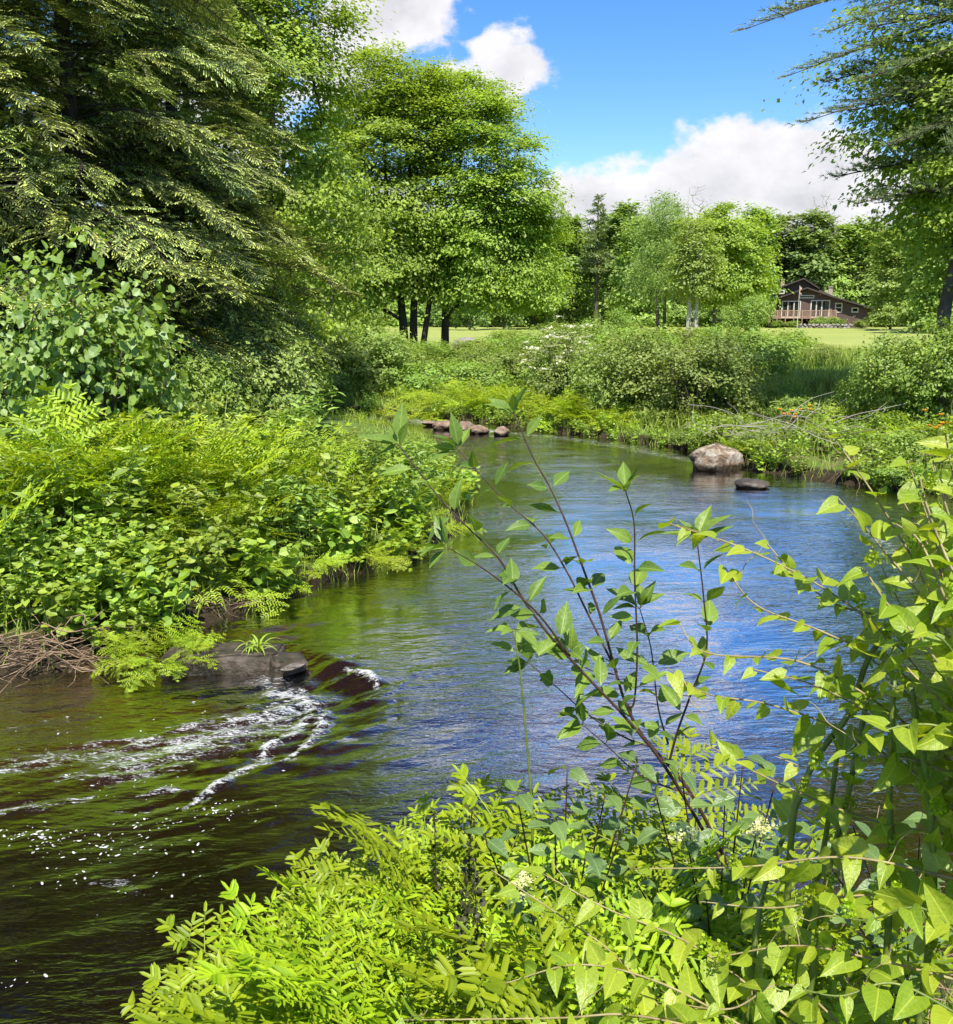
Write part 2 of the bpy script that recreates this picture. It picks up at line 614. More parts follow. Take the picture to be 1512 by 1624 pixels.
# ------------------------------------------------------------------ terrain
RIVER = np.array([(-40, 14), (-20, 10.5), (-9, 8.3), (-6, 7.75), (-3.9, 7.6), (-3.3, 7.85), (-2.7, 8.5), (-2.05, 9.35), (-1.2, 10.5),
                  (-.43, 11.8), (-.1, 13), (-.15, 15), (-.5, 18), (-.75, 20.9), (-1.9, 24), (-3.6, 26.5), (-6, 28), (-9, 29.2), (-16, 31), (-30, 34),
                  (-30, 37), (-16, 33.5), (-9, 31.2), (-5, 30), (-2.2, 28.2), (-.1, 26.3), (2.2, 23.6), (4.3, 21.3), (5.0, 19.3), (5.2, 17.9),
                  (7, 15.8), (9, 14.2), (11.5, 11.5), (12, 9), (9.5, 6.6), (6.5, 5.2), (4, 4.4), (2.4, 4.0), (1.0, 3.72), (.2, 3.5),
                  (-.45, 3.2), (-.85, 2.6), (-1.2, 1.6), (-1.7, 0), (-4, -3), (-14, -6), (-40, -8)], float)


def sdist(x, y):
    """signed distance to the river: positive on land"""
    x = np.asarray(x, float)
    y = np.asarray(y, float)
    best = np.full(x.shape, 1e9)
    inside = np.zeros(x.shape, bool)
    n = len(RIVER)
    for i in range(n):
        ax, ay = RIVER[i]
        bx, by = RIVER[(i + 1) % n]
        ex, ey = bx - ax, by - ay
        t = np.clip(((x - ax) * ex + (y - ay) * ey) / (ex * ex + ey * ey), 0, 1)
        dx, dy = x - ax - t * ex, y - ay - t * ey
        best = np.minimum(best, dx * dx + dy * dy)
        c = ((ay > y) != (by > y)) & (x < ex * (y - ay) / (ey + 1e-12) + ax)
        inside ^= c
    d = np.sqrt(best)
    return np.where(inside, -d, d)


def terrain(x, y):
    x = np.asarray(x, float)
    y = np.asarray(y, float)
    d = sdist(x, y) + (fbm(x * 1.3, y * 1.3, 3, 5) - .45) * .35
    land = .26 * sstep(0, .28, d) + .72 * sstep(.3, 13, d) + .32 * sstep(8, 40, d)
    near = .22 * sstep(0, .28, d) + 1.2 * sstep(.15, 2.7, d)
    nb = sstep(6.5, 4.5, y) * sstep(-8, -3, x + 2)
    land = land * (1 - nb) + near * nb
    lb = sstep(.6, -.8, x) * sstep(7, 8, y) * sstep(17, 13, y)
    land = land + lb * .30 * sstep(.25, 2.2, d)
    rb = sstep(3.5, 9, x) * sstep(9, 13, y) * sstep(42, 28, y)
    land = land + rb * .55 * sstep(.8, 6, d)
    land = land + (fbm(x * .5, y * .5, 4, 3) - .47) * .22 * sstep(.2, 2, d)
    far = sstep(185, 420, np.hypot(x, y))
    land = land + far * (16 + 10 * (fbm(x * .006, y * .006, 3, 9) - .5))
    bed = -.05 - .12 * sstep(0, .35, -d) - .30 * sstep(.2, 2.4, -d) + (fbm(x * 2.2, y * 2.2, 4, 8) - .47) * .22
    bed = bed - .9 * sstep(.2, 1.6, -d) * sstep(6.3, 4.3, y) - .35 * sstep(.6, 2.5, -d) * sstep(8.3, 10, y)
    bed = bed - .45 * np.exp(-((x + 1.1) / .8) ** 2 - ((y - 7.2) / .9) ** 2)
    return np.where(d > 0, land, bed)


def tz(x, y):
    return float(terrain(np.array([x]), np.array([y]))[0])


def grid_mesh(g, xs, ys, zf, keep=None, tf=None):
    X, Y = np.meshgrid(xs, ys)
    Z = zf(X, Y)
    nx, ny = len(xs), len(ys)
    V = np.stack([X, Y, Z], -1).reshape(-1, 3)
    i = np.arange((ny - 1) * (nx - 1))
    r, c = i // (nx - 1), i % (nx - 1)
    a = r * nx + c
    q = np.stack([a, a + 1, a + nx + 1, a + nx], 1)
    if keep is not None:
        kp = keep(X, Y).ravel()
        q = q[kp[q].any(1)]
    F = np.concatenate([q[:, [0, 1, 2]], q[:, [0, 2, 3]]])
    used, inv = np.unique(F, return_inverse=True)
    T = tf(X, Y).ravel()[used] if tf is not None else .5
    g.add(V[used], inv.reshape(-1, 3), T)
    return V[used]


def lines(*segs):
    out = []
    for a, b, st in segs:
        out.append(np.arange(a, b, st))
    return np.concatenate(out + [np.array([segs[-1][1]])])


def ground_mat():
    m, k, out = new_mat('ground_cover')
    geo = k.new('ShaderNodeNewGeometry')
    n1 = k.noise(geo.outputs['Position'], 1.1, 6, .6)
    n2 = k.noise(geo.outputs['Position'], 14, 5, .65)
    n3 = k.noise(geo.outputs['Position'], .12, 4, .6)
    t = attr(k, 'tint')      # signed distance from the water's edge, 0.5 at the edge
    t2 = k.m('ADD', t, k.m('MULTIPLY', k.m('SUBTRACT', n1, .5), .05))
    bed = k.mix(n2, (.045, .036, .012), (.17, .115, .042))
    soil = k.mix(n2, (.012, .009, .005), (.050, .036, .020))
    grass = k.mix(n2, (.055, .095, .018), (.13, .19, .035))
    lawn = k.mix(k.m('ADD', k.m('MULTIPLY', n3, .8), k.m('MULTIPLY', n2, .2)), (.15, .22, .045), (.34, .35, .10))
    c = k.mix(k.smooth(t2, .47, .52), bed, soil)
    c = k.mix(k.smooth(t2, .56, .66), c, grass)
    sp = k.new('ShaderNodeSeparateXYZ')
    k.l.new(geo.outputs['Position'], sp.inputs[0])
    c = k.mix(k.smooth(sp.outputs[1], 40, 52), c, lawn)
    wood = k.mix(n2, (.03, .035, .015), (.06, .07, .03))
    c = k.mix(k.smooth(sp.outputs[1], 158, 172), c, wood)
    b = k.new('ShaderNodeBsdfPrincipled')
    k.l.new(c, b.inputs['Base Color'])
    b.inputs['Roughness'].default_value = .9
    b.inputs['Specular IOR Level'].default_value = .2
    bp = k.new('ShaderNodeBump')
    bp.inputs['Strength'].default_value = .6
    bp.inputs['Distance'].default_value = .06
    k.l.new(n2, bp.inputs['Height'])
    k.l.new(bp.outputs[0], b.inputs['Normal'])
    k.l.new(b.outputs[0], out.inputs['Surface'])
    return m


xs = lines((-3000, -400, 260), (-400, -60, 20), (-60, -14, 2), (-14, -5, .25), (-5, 7, .12), (7, 16, .3), (16, 60, 2), (60, 400, 20), (400, 3000, 260))
ys = lines((-600, -40, 80), (-40, -4, 2), (-4, 1, .4), (1, 11, .12), (11, 36, .25), (36, 60, 1.5), (60, 240, 10), (240, 700, 40), (700, 4000, 300))
g = Geo()
grid_mesh(g, xs, ys, terrain, tf=lambda X, Y: np.clip(.5 + sdist(X, Y) * .25, 0, 1))
obj('ground', g.mesh('ground', ground_mat(), True), kind='structure')

# ------------------------------------------------------------------ river water
CREST = [(-1.55, 8.1), (-1.0, 7.55), (-.72, 7.2), (-.72, 6.5), (-.85, 5.9), (-.9, 5.0), (-.9, 4.0), (-.8, 2.0)]
cy_y = np.array([c[1] for c in CREST])[::-1]
cy_x = np.array([c[0] for c in CREST])[::-1]
POOL = .10


def seg_field(x, y, pts, w):
    """1 on the polyline, falling to 0 at distance w (metres, may vary along the line)"""
    best = np.zeros(np.shape(x))
    w = np.broadcast_to(np.asarray(w, float), (len(pts),))
    for i in range(len(pts) - 1):
        ax, ay = pts[i]
        ex, ey = pts[i + 1][0] - ax, pts[i + 1][1] - ay
        t = np.clip(((x - ax) * ex + (y - ay) * ey) / (ex * ex + ey * ey), 0, 1)
        ww = w[i] + (w[i + 1] - w[i]) * t
        d = np.hypot(x - ax - t * ex, y - ay - t * ey) / ww
        best = np.maximum(best, 1 - np.clip(d, 0, 1))
    return best


def pxl(pts):
    return [tuple(at_z(a, b, .03)[:2]) for a, b in pts]


FOAM = [  # photo strokes on the water surface: points, widths in m, strength
    (pxl([(440, 1052), (425, 1080), (440, 1102)]), [.16, .26, .22], .62),
    (pxl([(420, 1098), (455, 1098), (490, 1108), (500, 1130)]), [.10, .17, .16, .08], 1.0),
    (pxl([(512, 1130), (508, 1160), (485, 1185), (445, 1215)]), [.05, .09, .07, .03], .92),
    (pxl([(490, 1140), (445, 1180), (400, 1215), (345, 1250), (295, 1285)]), [.12, .11, .08, .06, .02], .98),
    (pxl([(470, 1120), (400, 1150), (310, 1180), (200, 1205)]), [.34, .48, .42, .30], .80),
    (pxl([(360, 1130), (250, 1165), (110, 1195), (0, 1215)]), [.12, .18, .22, .18], .70),
    (pxl([(290, 1215), (180, 1232), (90, 1230)]), [.12, .16, .12], .55),
    (pxl([(-40, 1285), (60, 1275), (140, 1262)]), [.10, .12, .06], .70),
    (pxl([(200, 1264), (260, 1258), (300, 1256)]), [.03, .07, .03], .72),
    (pxl([(180, 1292), (235, 1288)]), [.03, .04], .66),
    (pxl([(545, 1072), (580, 1080), (594, 1096)]), [.03, .07, .05], .95),
    (pxl([(530, 1058), (560, 1053)]), [.02, .05], .75),
    (pxl([(630, 1150), (626, 1115), (655, 1080)]), [.03, .04, .03], .45),
    (pxl([(140, 1395), (190, 1400), (250, 1425)]), [.03, .05, .04], .62),
    (pxl([(-30, 1160), (90, 1130)]), [.06, .05], .40),
    (pxl([(560, 668), (620, 668), (700, 676), (790, 690)]), [.9, 1.0, .8, .3], .92),
    (pxl([(800, 690), (900, 700), (1000, 715), (1090, 735)]), [.3, .5, .5, .4], .56),
    (pxl([(1300, 800), (1380, 850), (1440, 900)]), [.3, .4, .4], .50),
]


def foam_field(x, y):
    f = np.zeros(np.shape(x))
    wx = x + (fbm(x * 5, y * 5, 3, 21) - .45) * .12
    wy = y + (fbm(x * 5, y * 5, 3, 31) - .45) * .12
    for pts, w, s in FOAM:
        f = np.maximum(f, s * seg_field(wx, wy, pts, w) ** .6)
    return f


def pool_level(x, y):
    s = x - np.interp(y, cy_y, cy_x)
    wide = sstep(7.3, 6.0, y)
    low = (1 - wide) * sstep(-.42, .05, s) + wide * sstep(-2.6, 1.4, s)
    behind = sstep(8.0, 8.2, y)
    return POOL * np.maximum(low, behind * sstep(-3.6, -2.9, x))


def water_z(x, y):
    s = x - np.interp(y, cy_y, cy_x)
    f = foam_field(x, y)
    hump = .04 * np.exp(-((x + 1.27) / .26) ** 2 - ((y - 7.62) / .22) ** 2)
    down = sstep(.2, -.3, s) * sstep(10, 8, y)
    near = np.exp(-np.maximum(-s, 0) / 1.6) * down * sstep(.35, .0, s)
    turb = .008 + .060 * near * sstep(4.6, 6.6, y) + .05 * np.clip(f, 0, 1)
    u = .94 * x + .34 * y
    w = -.34 * x + .94 * y
    chop = (fbm(u * 2.6, w * 7.5, 4, 41) - .47) * turb * 1.6
    ridge = .045 * np.clip(f - .55, 0, 1) * (.4 + fbm(x * 14, y * 14, 3, 51))
    return pool_level(x, y) + hump + chop + ridge


def water_mat():
    m, k, out = new_mat('river_water')
    geo = k.new('ShaderNodeNewGeometry')
    mp = k.new('ShaderNodeMapping')
    mp.inputs['Rotation'].default_value = (0, 0, R(-14))
    mp.inputs['Scale'].default_value = (.55, 1.5, 1)
    k.l.new(geo.outputs['Position'], mp.inputs['Vector'])
    big = k.noise(mp.outputs[0], 1.6, 3, .5, .6)
    mid = k.noise(mp.outputs[0], 5.5, 3, .55, .8)
    fine = k.noise(mp.outputs[0], 17, 3, .55, .4)
    sp = k.new('ShaderNodeSeparateXYZ')
    k.l.new(geo.outputs['Position'], sp.inputs[0])
    gust = k.noise(geo.outputs['Position'], .35, 3, .5)
    amp = k.m('ADD', .30, k.smooth(gust, .38, .62))
    # slower, smoother water below the broken dam near the bank
    h = k.m('ADD', k.m('MULTIPLY', big, .020), k.m('ADD', k.m('MULTIPLY', mid, .0130), k.m('MULTIPLY', fine, .0072)))
    h = k.m('MULTIPLY', h, amp)
    bp = k.new('ShaderNodeBump')
    bp.inputs['Strength'].default_value = 1.0
    bp.inputs['Distance'].default_value = 1.0
    k.l.new(h, bp.inputs['Height'])
    lw = k.new('ShaderNodeLayerWeight')
    lw.inputs['Blend'].default_value = 0.5
    k.l.new(bp.outputs[0], lw.inputs['Normal'])
    refl = k.m('ADD', .03, k.m('MULTIPLY', k.smooth(lw.outputs['Facing'], .36, .73), .97), clamp=True)
    gl = k.new('ShaderNodeBsdfGlossy')
    gl.inputs['Roughness'].default_value = 0.02
    k.l.new(bp.outputs[0], gl.inputs['Normal'])
    tr = k.new('ShaderNodeBsdfTransparent')
    dp = attr(k, 'depth')     # tea-coloured water: what passes falls off with depth
    cc = k.new('ShaderNodeCombineXYZ')
    for i_, a_ in enumerate((1.5, 2.3, 5.0)):
        k.l.new(k.m('EXPONENT', k.m('MULTIPLY', dp, -a_)), cc.inputs[i_])
    k.l.new(cc.outputs[0], tr.inputs['Color'])
    silt = k.new('ShaderNodeBsdfDiffuse')
    silt.inputs['Color'].default_value = (.010, .009, .004, 1)
    body = k.new('ShaderNodeMixShader')
    body.inputs[0].default_value = .22
    k.l.new(tr.outputs[0], body.inputs[1])
    k.l.new(silt.outputs[0], body.inputs[2])
    mx = k.new('ShaderNodeMixShader')
    k.l.new(refl, mx.inputs[0])
    k.l.new(body.outputs[0], mx.inputs[1])
    k.l.new(gl.outputs[0], mx.inputs[2])
    # foam: where the stream breaks, laced by fine noise
    fa = attr(k, 'tint')
    mp2 = k.new('ShaderNodeMapping')
    mp2.inputs['Rotation'].default_value = (0, 0, R(-24))
    mp2.inputs['Scale'].default_value = (.45, 1.3, 1)
    k.l.new(geo.outputs['Position'], mp2.inputs['Vector'])
    n1 = k.noise(mp2.outputs[0], 13, 5, .68, 1.2)
    n2 = k.noise(mp2.outputs[0], 75, 4, .75)
    nn = k.m('ADD', k.m('MULTIPLY', n1, .70), k.m('MULTIPLY', n2, .60))
    fm = k.smooth(k.m('ADD', fa, k.m('MULTIPLY', k.m('SUBTRACT', nn, .65), 4.2)), .55, 1.25)
    fm = k.m('MULTIPLY', fm, k.smooth(fa, .05, .35))
    foam = k.new('ShaderNodeBsdfPrincipled')
    foam.inputs['Base Color'].default_value = (.72, .74, .76, 1)
    foam.inputs['Roughness'].default_value = .5
    k.l.new(bp.outputs[0], foam.inputs['Normal'])
    mf = k.new('ShaderNodeMixShader')
    k.l.new(k.m('MULTIPLY', fm, .55), mf.inputs[0])
    k.l.new(mx.outputs[0], mf.inputs[1])
    k.l.new(foam.outputs[0], mf.inputs[2])
    k.l.new(mf.outputs[0], out.inputs['Surface'])
    return m


g = Geo()
wx = lines((-39, -14, 1.2), (-14, -6, .16), (-6, .6, .03), (.6, 6, .10), (6, 13, .2))
wy = lines((-7, 2.5, .5), (2.5, 4.5, .06), (4.5, 8.8, .028), (8.8, 12, .07), (12, 36, .14))
wv = grid_mesh(g, wx, wy, water_z, keep=lambda X, Y: sdist(X, Y) < .45, tf=foam_field)
wm = g.mesh('river_water', water_mat(), True)
da = wm.attributes.new('depth', 'FLOAT', 'POINT')
da.data.foreach_set('value', np.clip(wv[:, 2] - terrain(wv[:, 0], wv[:, 1]), .02, 3).astype(np.float32))
obj('river_water', wm, kind='structure')

# floating froth: drifting bubbles below the broken dam
g = Geo()
fl = []
def froth(pts, n, sx, sy):
    P = spline([at_z(a, b, .01) for a, b in pts], 40)
    for _ in range(n):
        q = P[rng.integers(len(P))]
        fl.append((q[0] + rng.normal() * sx, q[1] + rng.normal() * sy, min(.0095, rng.gamma(1.2, .0024) + .0018)))
froth([(40, 1345), (110, 1330), (210, 1325), (330, 1300), (390, 1290)], 120, .12, .09)
froth([(0, 1330), (60, 1322)], 35, .08, .05)
froth([(120, 1350), (190, 1360), (300, 1350)], 45, .15, .05)
froth([(0, 1400), (160, 1400), (250, 1430)], 26, .15, .08)
froth([(420, 1180), (300, 1230), (150, 1260)], 30, .4, .12)
froth([(0, 1600), (60, 1545)], 10, .1, .05)
froth([(330, 1120), (200, 1170), (50, 1200)], 22, .35, .2)
fl = np.array(fl)
a8 = np.arange(7) / 7 * 2 * math.pi
disc = (np.vstack([[(0, 0, .35)], np.stack([np.cos(a8), np.sin(a8), 0 * a8], 1)]), [(0, i + 1, (i + 1) % 7 + 1) for i in range(7)])
fz = water_z(fl[:, 0], fl[:, 1]) + .004
ang = rng.uniform(0, 6.28, len(fl))
ax = np.stack([np.cos(ang), np.sin(ang), 0 * ang], 1)
add_many(g, disc, frames(ax, np.tile([0, 0, 1.], (len(fl), 1)), fl[:, 2] * rng.uniform(1, 2.2, len(fl)), fl[:, 2] * .7, fl[:, 2]),
         np.stack([fl[:, 0], fl[:, 1], fz], 1), 1)
M['froth'] = rough_mat('froth', [(.3, (.42, .43, .42)), (.7, (.60, .60, .58))], 60, rough=.6, bump=.2)
obj('drifting_froth', g.mesh('drifting_froth', M['froth'], True), kind='stuff')

# ------------------------------------------------------------------ leaf templates
LEAF2 = (np.array([(0, 0, 0), (-.34, .48, .07), (.34, .48, .07), (0, 1, -.06)]), np.array([(0, 3, 1), (0, 2, 3)]))
LEAF6 = (np.array([(0, 0, 0), (-.24, .25, .05), (.24, .25, .05), (0, .5, .0), (-.27, .55, .05), (.27, .55, .05), (0, 1, -.1)]),
         np.array([(0, 3, 1), (0, 2, 3), (1, 3, 4), (2, 5, 3), (4, 3, 6), (3, 5, 6)]))
ROUND6 = (np.array([(0, 0, 0), (-.36, .2, .04), (.36, .2, .04), (0, .5, -.02), (-.40, .62, .05), (.40, .62, .05), (0, 1, -.06)]), LEAF6[1])
NARROW6 = (LEAF6[0] * np.array([.5, 1, 1]), LEAF6[1])
THIN2 = (np.array([(0, 0, 0), (-.13, .45, .02), (.13, .45, .02), (0, 1, -.05)]), LEAF2[1])
# five-lobed leaf for the maples and their like
LOBED = (np.array([(0, 0, 0), (.48, .28, .02), (.2, .42, .05), (.34, .82, -.02), (.1, .62, .03), (0, 1, -.05), (-.1, .62, .03), (-.34, .82, -.02), (-.2, .42, .05), (-.48, .28, .02)]),
         np.array([(0, 1, 2), (0, 2, 4), (2, 3, 4), (0, 4, 6), (4, 5, 6), (0, 6, 8), (6, 7, 8), (0, 8, 9)]))


def rdir(r, n):
    return unit(r.normal(size=(n, 3)))


def put_leaves(g, r, pos, out, size, tmpl=LEAF2, up=1.0, spread=.7, tint=None, droop=.25, svar=.35, face=.75):
    n = len(pos)
    nrm = unit(np.array([0, 0, up]) + out * face + rdir(r, n) * spread)
    ax = rdir(r, n) + out * .7
    ax[:, 2] -= droop
    ax = unit(ax - nrm * (ax * nrm).sum(1, keepdims=True) * .8)
    s = size * np.clip(r.lognormal(-.06, svar, n), .45, 1.9)
    t = r.uniform(0, 1, n) if tint is None else tint
    add_many(g, tmpl, frames(ax, nrm, s), pos, t)


def skeleton(r, trunks, tips, gbark, tint=.5, tip_r=.012, gravity=.1, sides=5, power=2.2):
    """limbs grown from the trunks to the tips: each tip joins the closest limb that lies lower and further in"""
    P, par, rad0 = [], [], []
    for path, ra, rb in trunks:
        pts = spline(path, 14)
        prev = -1
        for i, p in enumerate(pts):
            P.append(p)
            par.append(prev)
            rad0.append(ra + (rb - ra) * i / (len(pts) - 1))
            prev = len(P) - 1
        tube(gbark, pts, np.linspace(ra, rb, len(pts)), 8, tint)
    nt = len(P)
    P = list(P)
    base = np.array([P[0][0], P[0][1]])
    order = np.argsort([np.hypot(t[0] - base[0], t[1] - base[1]) + .3 * t[2] for t in tips])
    start = {}
    for ti in order:
        t = tips[ti]
        A = np.array(P)
        dv = t - A
        dist = np.linalg.norm(dv, axis=1)
        cost = dist + 1.6 * np.maximum(0, -dv[:, 2] + .15 * dist)
        cost[:1] += 1
        j = int(np.argmin(cost))
        a = A[j]
        L = dist[j]
        mid1 = a + dv[j] * .35 + rdir(r, 1)[0] * L * .06 + np.array([0, 0, gravity * L * .5])
        mid2 = a + dv[j] * .7 + rdir(r, 1)[0] * L * .07 + np.array([0, 0, gravity * L * .6])
        prev = j
        for q in (mid1, mid2, t):
            P.append(q)
            par.append(prev)
            rad0.append(0)
            prev = len(P) - 1
    n = len(P)
    load = np.zeros(n)
    for i in range(n - 1, nt - 1, -1):
        if load[i] == 0:
            load[i] = 1
        load[par[i]] += load[i]
    A = np.array(P)
    for i in range(nt, n):
        p = par[i]
        r1 = tip_r * load[i] ** (1 / power)
        r0 = tip_r * load[p] ** (1 / power) if p >= nt else min(rad0[p] * .8, r1 * 1.25)
        tube(gbark, [A[p], A[i]], [max(r0, r1), r1], sides if r1 > .03 else 4 if r1 > .015 else 3, tint, cap=False)
    return A


def sample_ellipsoids(r, ells, n, inner=.35):
    w = np.array([e[1][0] * e[1][1] * e[1][2] for e in ells]) ** .75
    w /= w.sum()
    out = []
    while len(out) < n:
        c, rr = ells[r.choice(len(ells), p=w)]
        d = rdir(r, 1)[0]
        t = (inner + (1 - inner) * r.uniform() ** .55)
        p = np.array(c) + d * np.array(rr) * t
        if all(np.linalg.norm((p - q) / np.array([1, 1, .8])) > .30 * min(rr) * .5 for q in out[-60:]):
            out.append(p)
    return np.array(out)


def make_tree(name, seed, trunks, ells, n_cl, per, leaf, rc, mat, bark, flat=.42, tmpl=LEAF2, tip_r=.012, spread=.65, up=1.0, gravity=.1, inner=.35):
    r = np.random.default_rng(seed)
    gb, gl = Geo(), Geo()
    tips = sample_ellipsoids(r, ells, n_cl, inner)
    skeleton(r, trunks, tips, gb, tip_r=tip_r, gravity=gravity)
    cen = np.mean([e[0] for e in ells], axis=0)
    k = r.poisson(per, len(tips))
    idx = np.repeat(np.arange(len(tips)), k)
    rr = rc * r.uniform(.65, 1.3, len(tips))
    off = r.normal(size=(len(idx), 3)) * .5
    off[:, 2] *= flat
    pos = tips[idx] + off * rr[idx][:, None]
    pos[:, 2] -= (off[:, 0] ** 2 + off[:, 1] ** 2) * rr[idx] * .16
    out = unit(pos - cen)
    tt = np.clip(r.uniform(0, 1, len(tips))[idx] * .55 + r.uniform(0, .5, len(idx)), 0, 1)
    put_leaves(gl, r, pos, out, leaf, tmpl, up=up, spread=spread, tint=tt)
    return gb.mesh(name + '_trunk', bark), gl.mesh(name + '_crown', mat)


def plant_tree(name, meshes, loc, rz, scale, label, cat='tree', group=None):
    t = empty(name, loc, rz, scale)
    obj('trunk', meshes[0], t)
    obj('crown', meshes[1], t)
    return tag(t, label, cat, group)


# ------------------------------------------------------------------ conifer boughs
def hemlock_bough(name, seed, L=3.0):
    r = np.random.default_rng(seed)
    g = Geo()
    n = 26
    s = np.linspace(0, 1, n)
    side = r.normal() * .22
    dr = r.uniform(.06, .24)
    axis = np.stack([side * L * s ** 2 + .05 * L * np.sin(s * 6 + seed) * s, L * s * (1 - .08 * s), -.05 * L * s + .10 * L * np.sin(s * 3.14) - dr * L * s ** 2.6], 1)
    tube(g, axis, np.linspace(.022, .004, n), 4, .2, 1)
    pos, ax, ln, tips = [], [], [], []
    nb = int(L / .060)
    for i in range(nb):
        t = .10 + .90 * (i + r.uniform(-.4, .4)) / nb
        t = min(max(t, .06), .995)
        p = np.array([np.interp(t, s, axis[:, q]) for q in range(3)])
        sd = 1 if i % 2 else -1
        lb = L * (.10 + .30 * math.sin(min(1, t * 1.7) * 1.5708) * (1 - t) ** .6) * r.uniform(.7, 1.15)
        a = R(r.uniform(48, 66))
        d = np.array([sd * math.sin(a), math.cos(a), -.10 + r.normal() * .08])
        m = max(3, int(lb / .042))
        q = p.copy()
        pts = [q.copy()]
        for j in range(m):
            d = unit(d + np.array([0, .03, -.026]) + r.normal(size=3) * .07)
            q = q + d * (lb / m)
            pts.append(q.copy())
            w = (1 - j / m)
            for e in (-1, 1):
                u = unit(np.cross(d, [0, 0, 1.])) * e
                tw = unit(d * .75 + u * .8 + np.array([0, 0, -.12 + r.normal() * .12]))
                pos.append(q)
                ax.append(tw)
                ln.append(.055 + .09 * w * r.uniform(.5, 1.1))
        pos.append(q)
        ax.append(d)
        ln.append(.10)
        tube(g, [pts[0], pts[len(pts) // 2], pts[-1]], [.008, .005, .002], 3, .2, 1, cap=False)
    pos, ax, ln = np.array(pos), np.array(ax), np.array(ln)
    nn = len(pos)
    nrm = unit(np.array([0, 0, 1.]) + r.normal(size=(nn, 3)) * .28)
    fr = frames(ax, nrm, .064, ln, .05)
    feather = (np.array([(0, 0, 0), (-.14, .25, 0), (-.17, .7, 0), (0, 1, 0), (.17, .7, 0), (.14, .25, 0)]), np.array([(0, 5, 1), (1, 5, 4), (1, 4, 2), (2, 4, 3)]))
    outer = np.clip((pos[:, 1] / L), 0, 1)
    add_many(g, feather, fr, pos, r.uniform(.15, .62, nn))
    tipm = r.uniform(0, 1, nn) < (.35 + .6 * outer)
    tp = pos + unit(ax) * ln[:, None] * .86
    f2 = frames(ax + np.array([0, 0, -.25]), nrm, .05, .045 * r.uniform(.6, 1.3, nn), .05)
    add_many(g, feather, f2[tipm], tp[tipm] + np.array([0, 0, .003]), r.uniform(.66, 1.0, nn)[tipm])
    return g.mesh(name, [M['hemlock'], M['bark_dark']])


def pine_bough(name, seed, L=3.0, mat='pine', nl=9, nw=.010, nlen=.12):
    r = np.random.default_rng(seed)
    g = Geo()
    n = 14
    s = np.linspace(0, 1, n)
    axis = np.stack([r.normal() * .1 * L * s ** 2, L * s, .05 * L * np.sin(s * 3) + .06 * L * s ** 2], 1)
    tube(g, axis, np.linspace(.035, .008, n), 5, .2, 1)
    pos, ax = [], []
    nb = int(L / .12)
    for i in range(nb):
        t = min(.99, .28 + .72 * (i + r.uniform()) / nb)
        p = np.array([np.interp(t, s, axis[:, q]) for q in range(3)])
        sd = 1 if i % 2 else -1
        lb = L * .34 * (1.05 - t) ** .6 * r.uniform(.6, 1.2)
        a = R(r.uniform(35, 60))
        d = np.array([sd * math.sin(a), math.cos(a), .12 + r.normal() * .12])
        m = max(2, int(lb / .09))
        q = p.copy()
        pts = [q.copy()]
        for j in range(m):
            d = unit(d + np.array([0, .05, .04]) + r.normal(size=3) * .10)
            q = q + d * (lb / m)
            pts.append(q.copy())
            pos.append(q.copy())
            ax.append(d)
            if r.uniform() < .6:
                u = unit(np.cross(d, [0, 0, 1.])) * r.choice([-1, 1])
                dd = unit(d + u * .8 + r.normal(size=3) * .2)
                pos.append(q + dd * .1)
                ax.append(dd)
        tube(g, [pts[0], pts[-1]], [.010, .004], 3, .2, 1, cap=False)
    pos, ax = np.repeat(np.array(pos), nl, 0), np.repeat(np.array(ax), nl, 0)
    nn = len(pos)
    d = unit(ax * 1.0 + rdir(r, nn) * .75 + np.array([0, 0, .15]))
    nrm = rdir(r, nn)
    needle = (np.array([(-.5, 0, 0), (.5, 0, 0), (0, 1, 0)]), np.array([(0, 1, 2)]))
    add_many(g, needle, frames(d, nrm, nw, nlen * r.uniform(.7, 1.2, nn), .05), pos - d * .02, r.uniform(0, 1, nn))
    return g.mesh(name, [M[mat], M['bark_dark']])


def boughs_on_trunk(t, meshes, L0, z0, z1, n, r, len_fn, tilt=(-14, 8), name='bough', path=None, keep=None, az=None):
    """boughs as parts of the tree: alike pieces that share meshes"""
    for i in range(n):
        f = (i + r.uniform()) / n
        z = z0 + (z1 - z0) * f
        L = len_fn(f) * r.uniform(.75, 1.15)
        a = (i * 2.399 + r.normal() * .25) if az is None else az(r)
        p = np.array([0, 0, z]) if path is None else path(z)
        tl = R(r.uniform(*tilt)) + R(22) * f
        obj(name, meshes[r.integers(len(meshes))], t, p, Euler((tl, r.normal() * .22, a), 'XYZ'), (L / L0 * r.uniform(.8, 1.15), L / L0, L / L0 * r.uniform(.8, 1.5)))


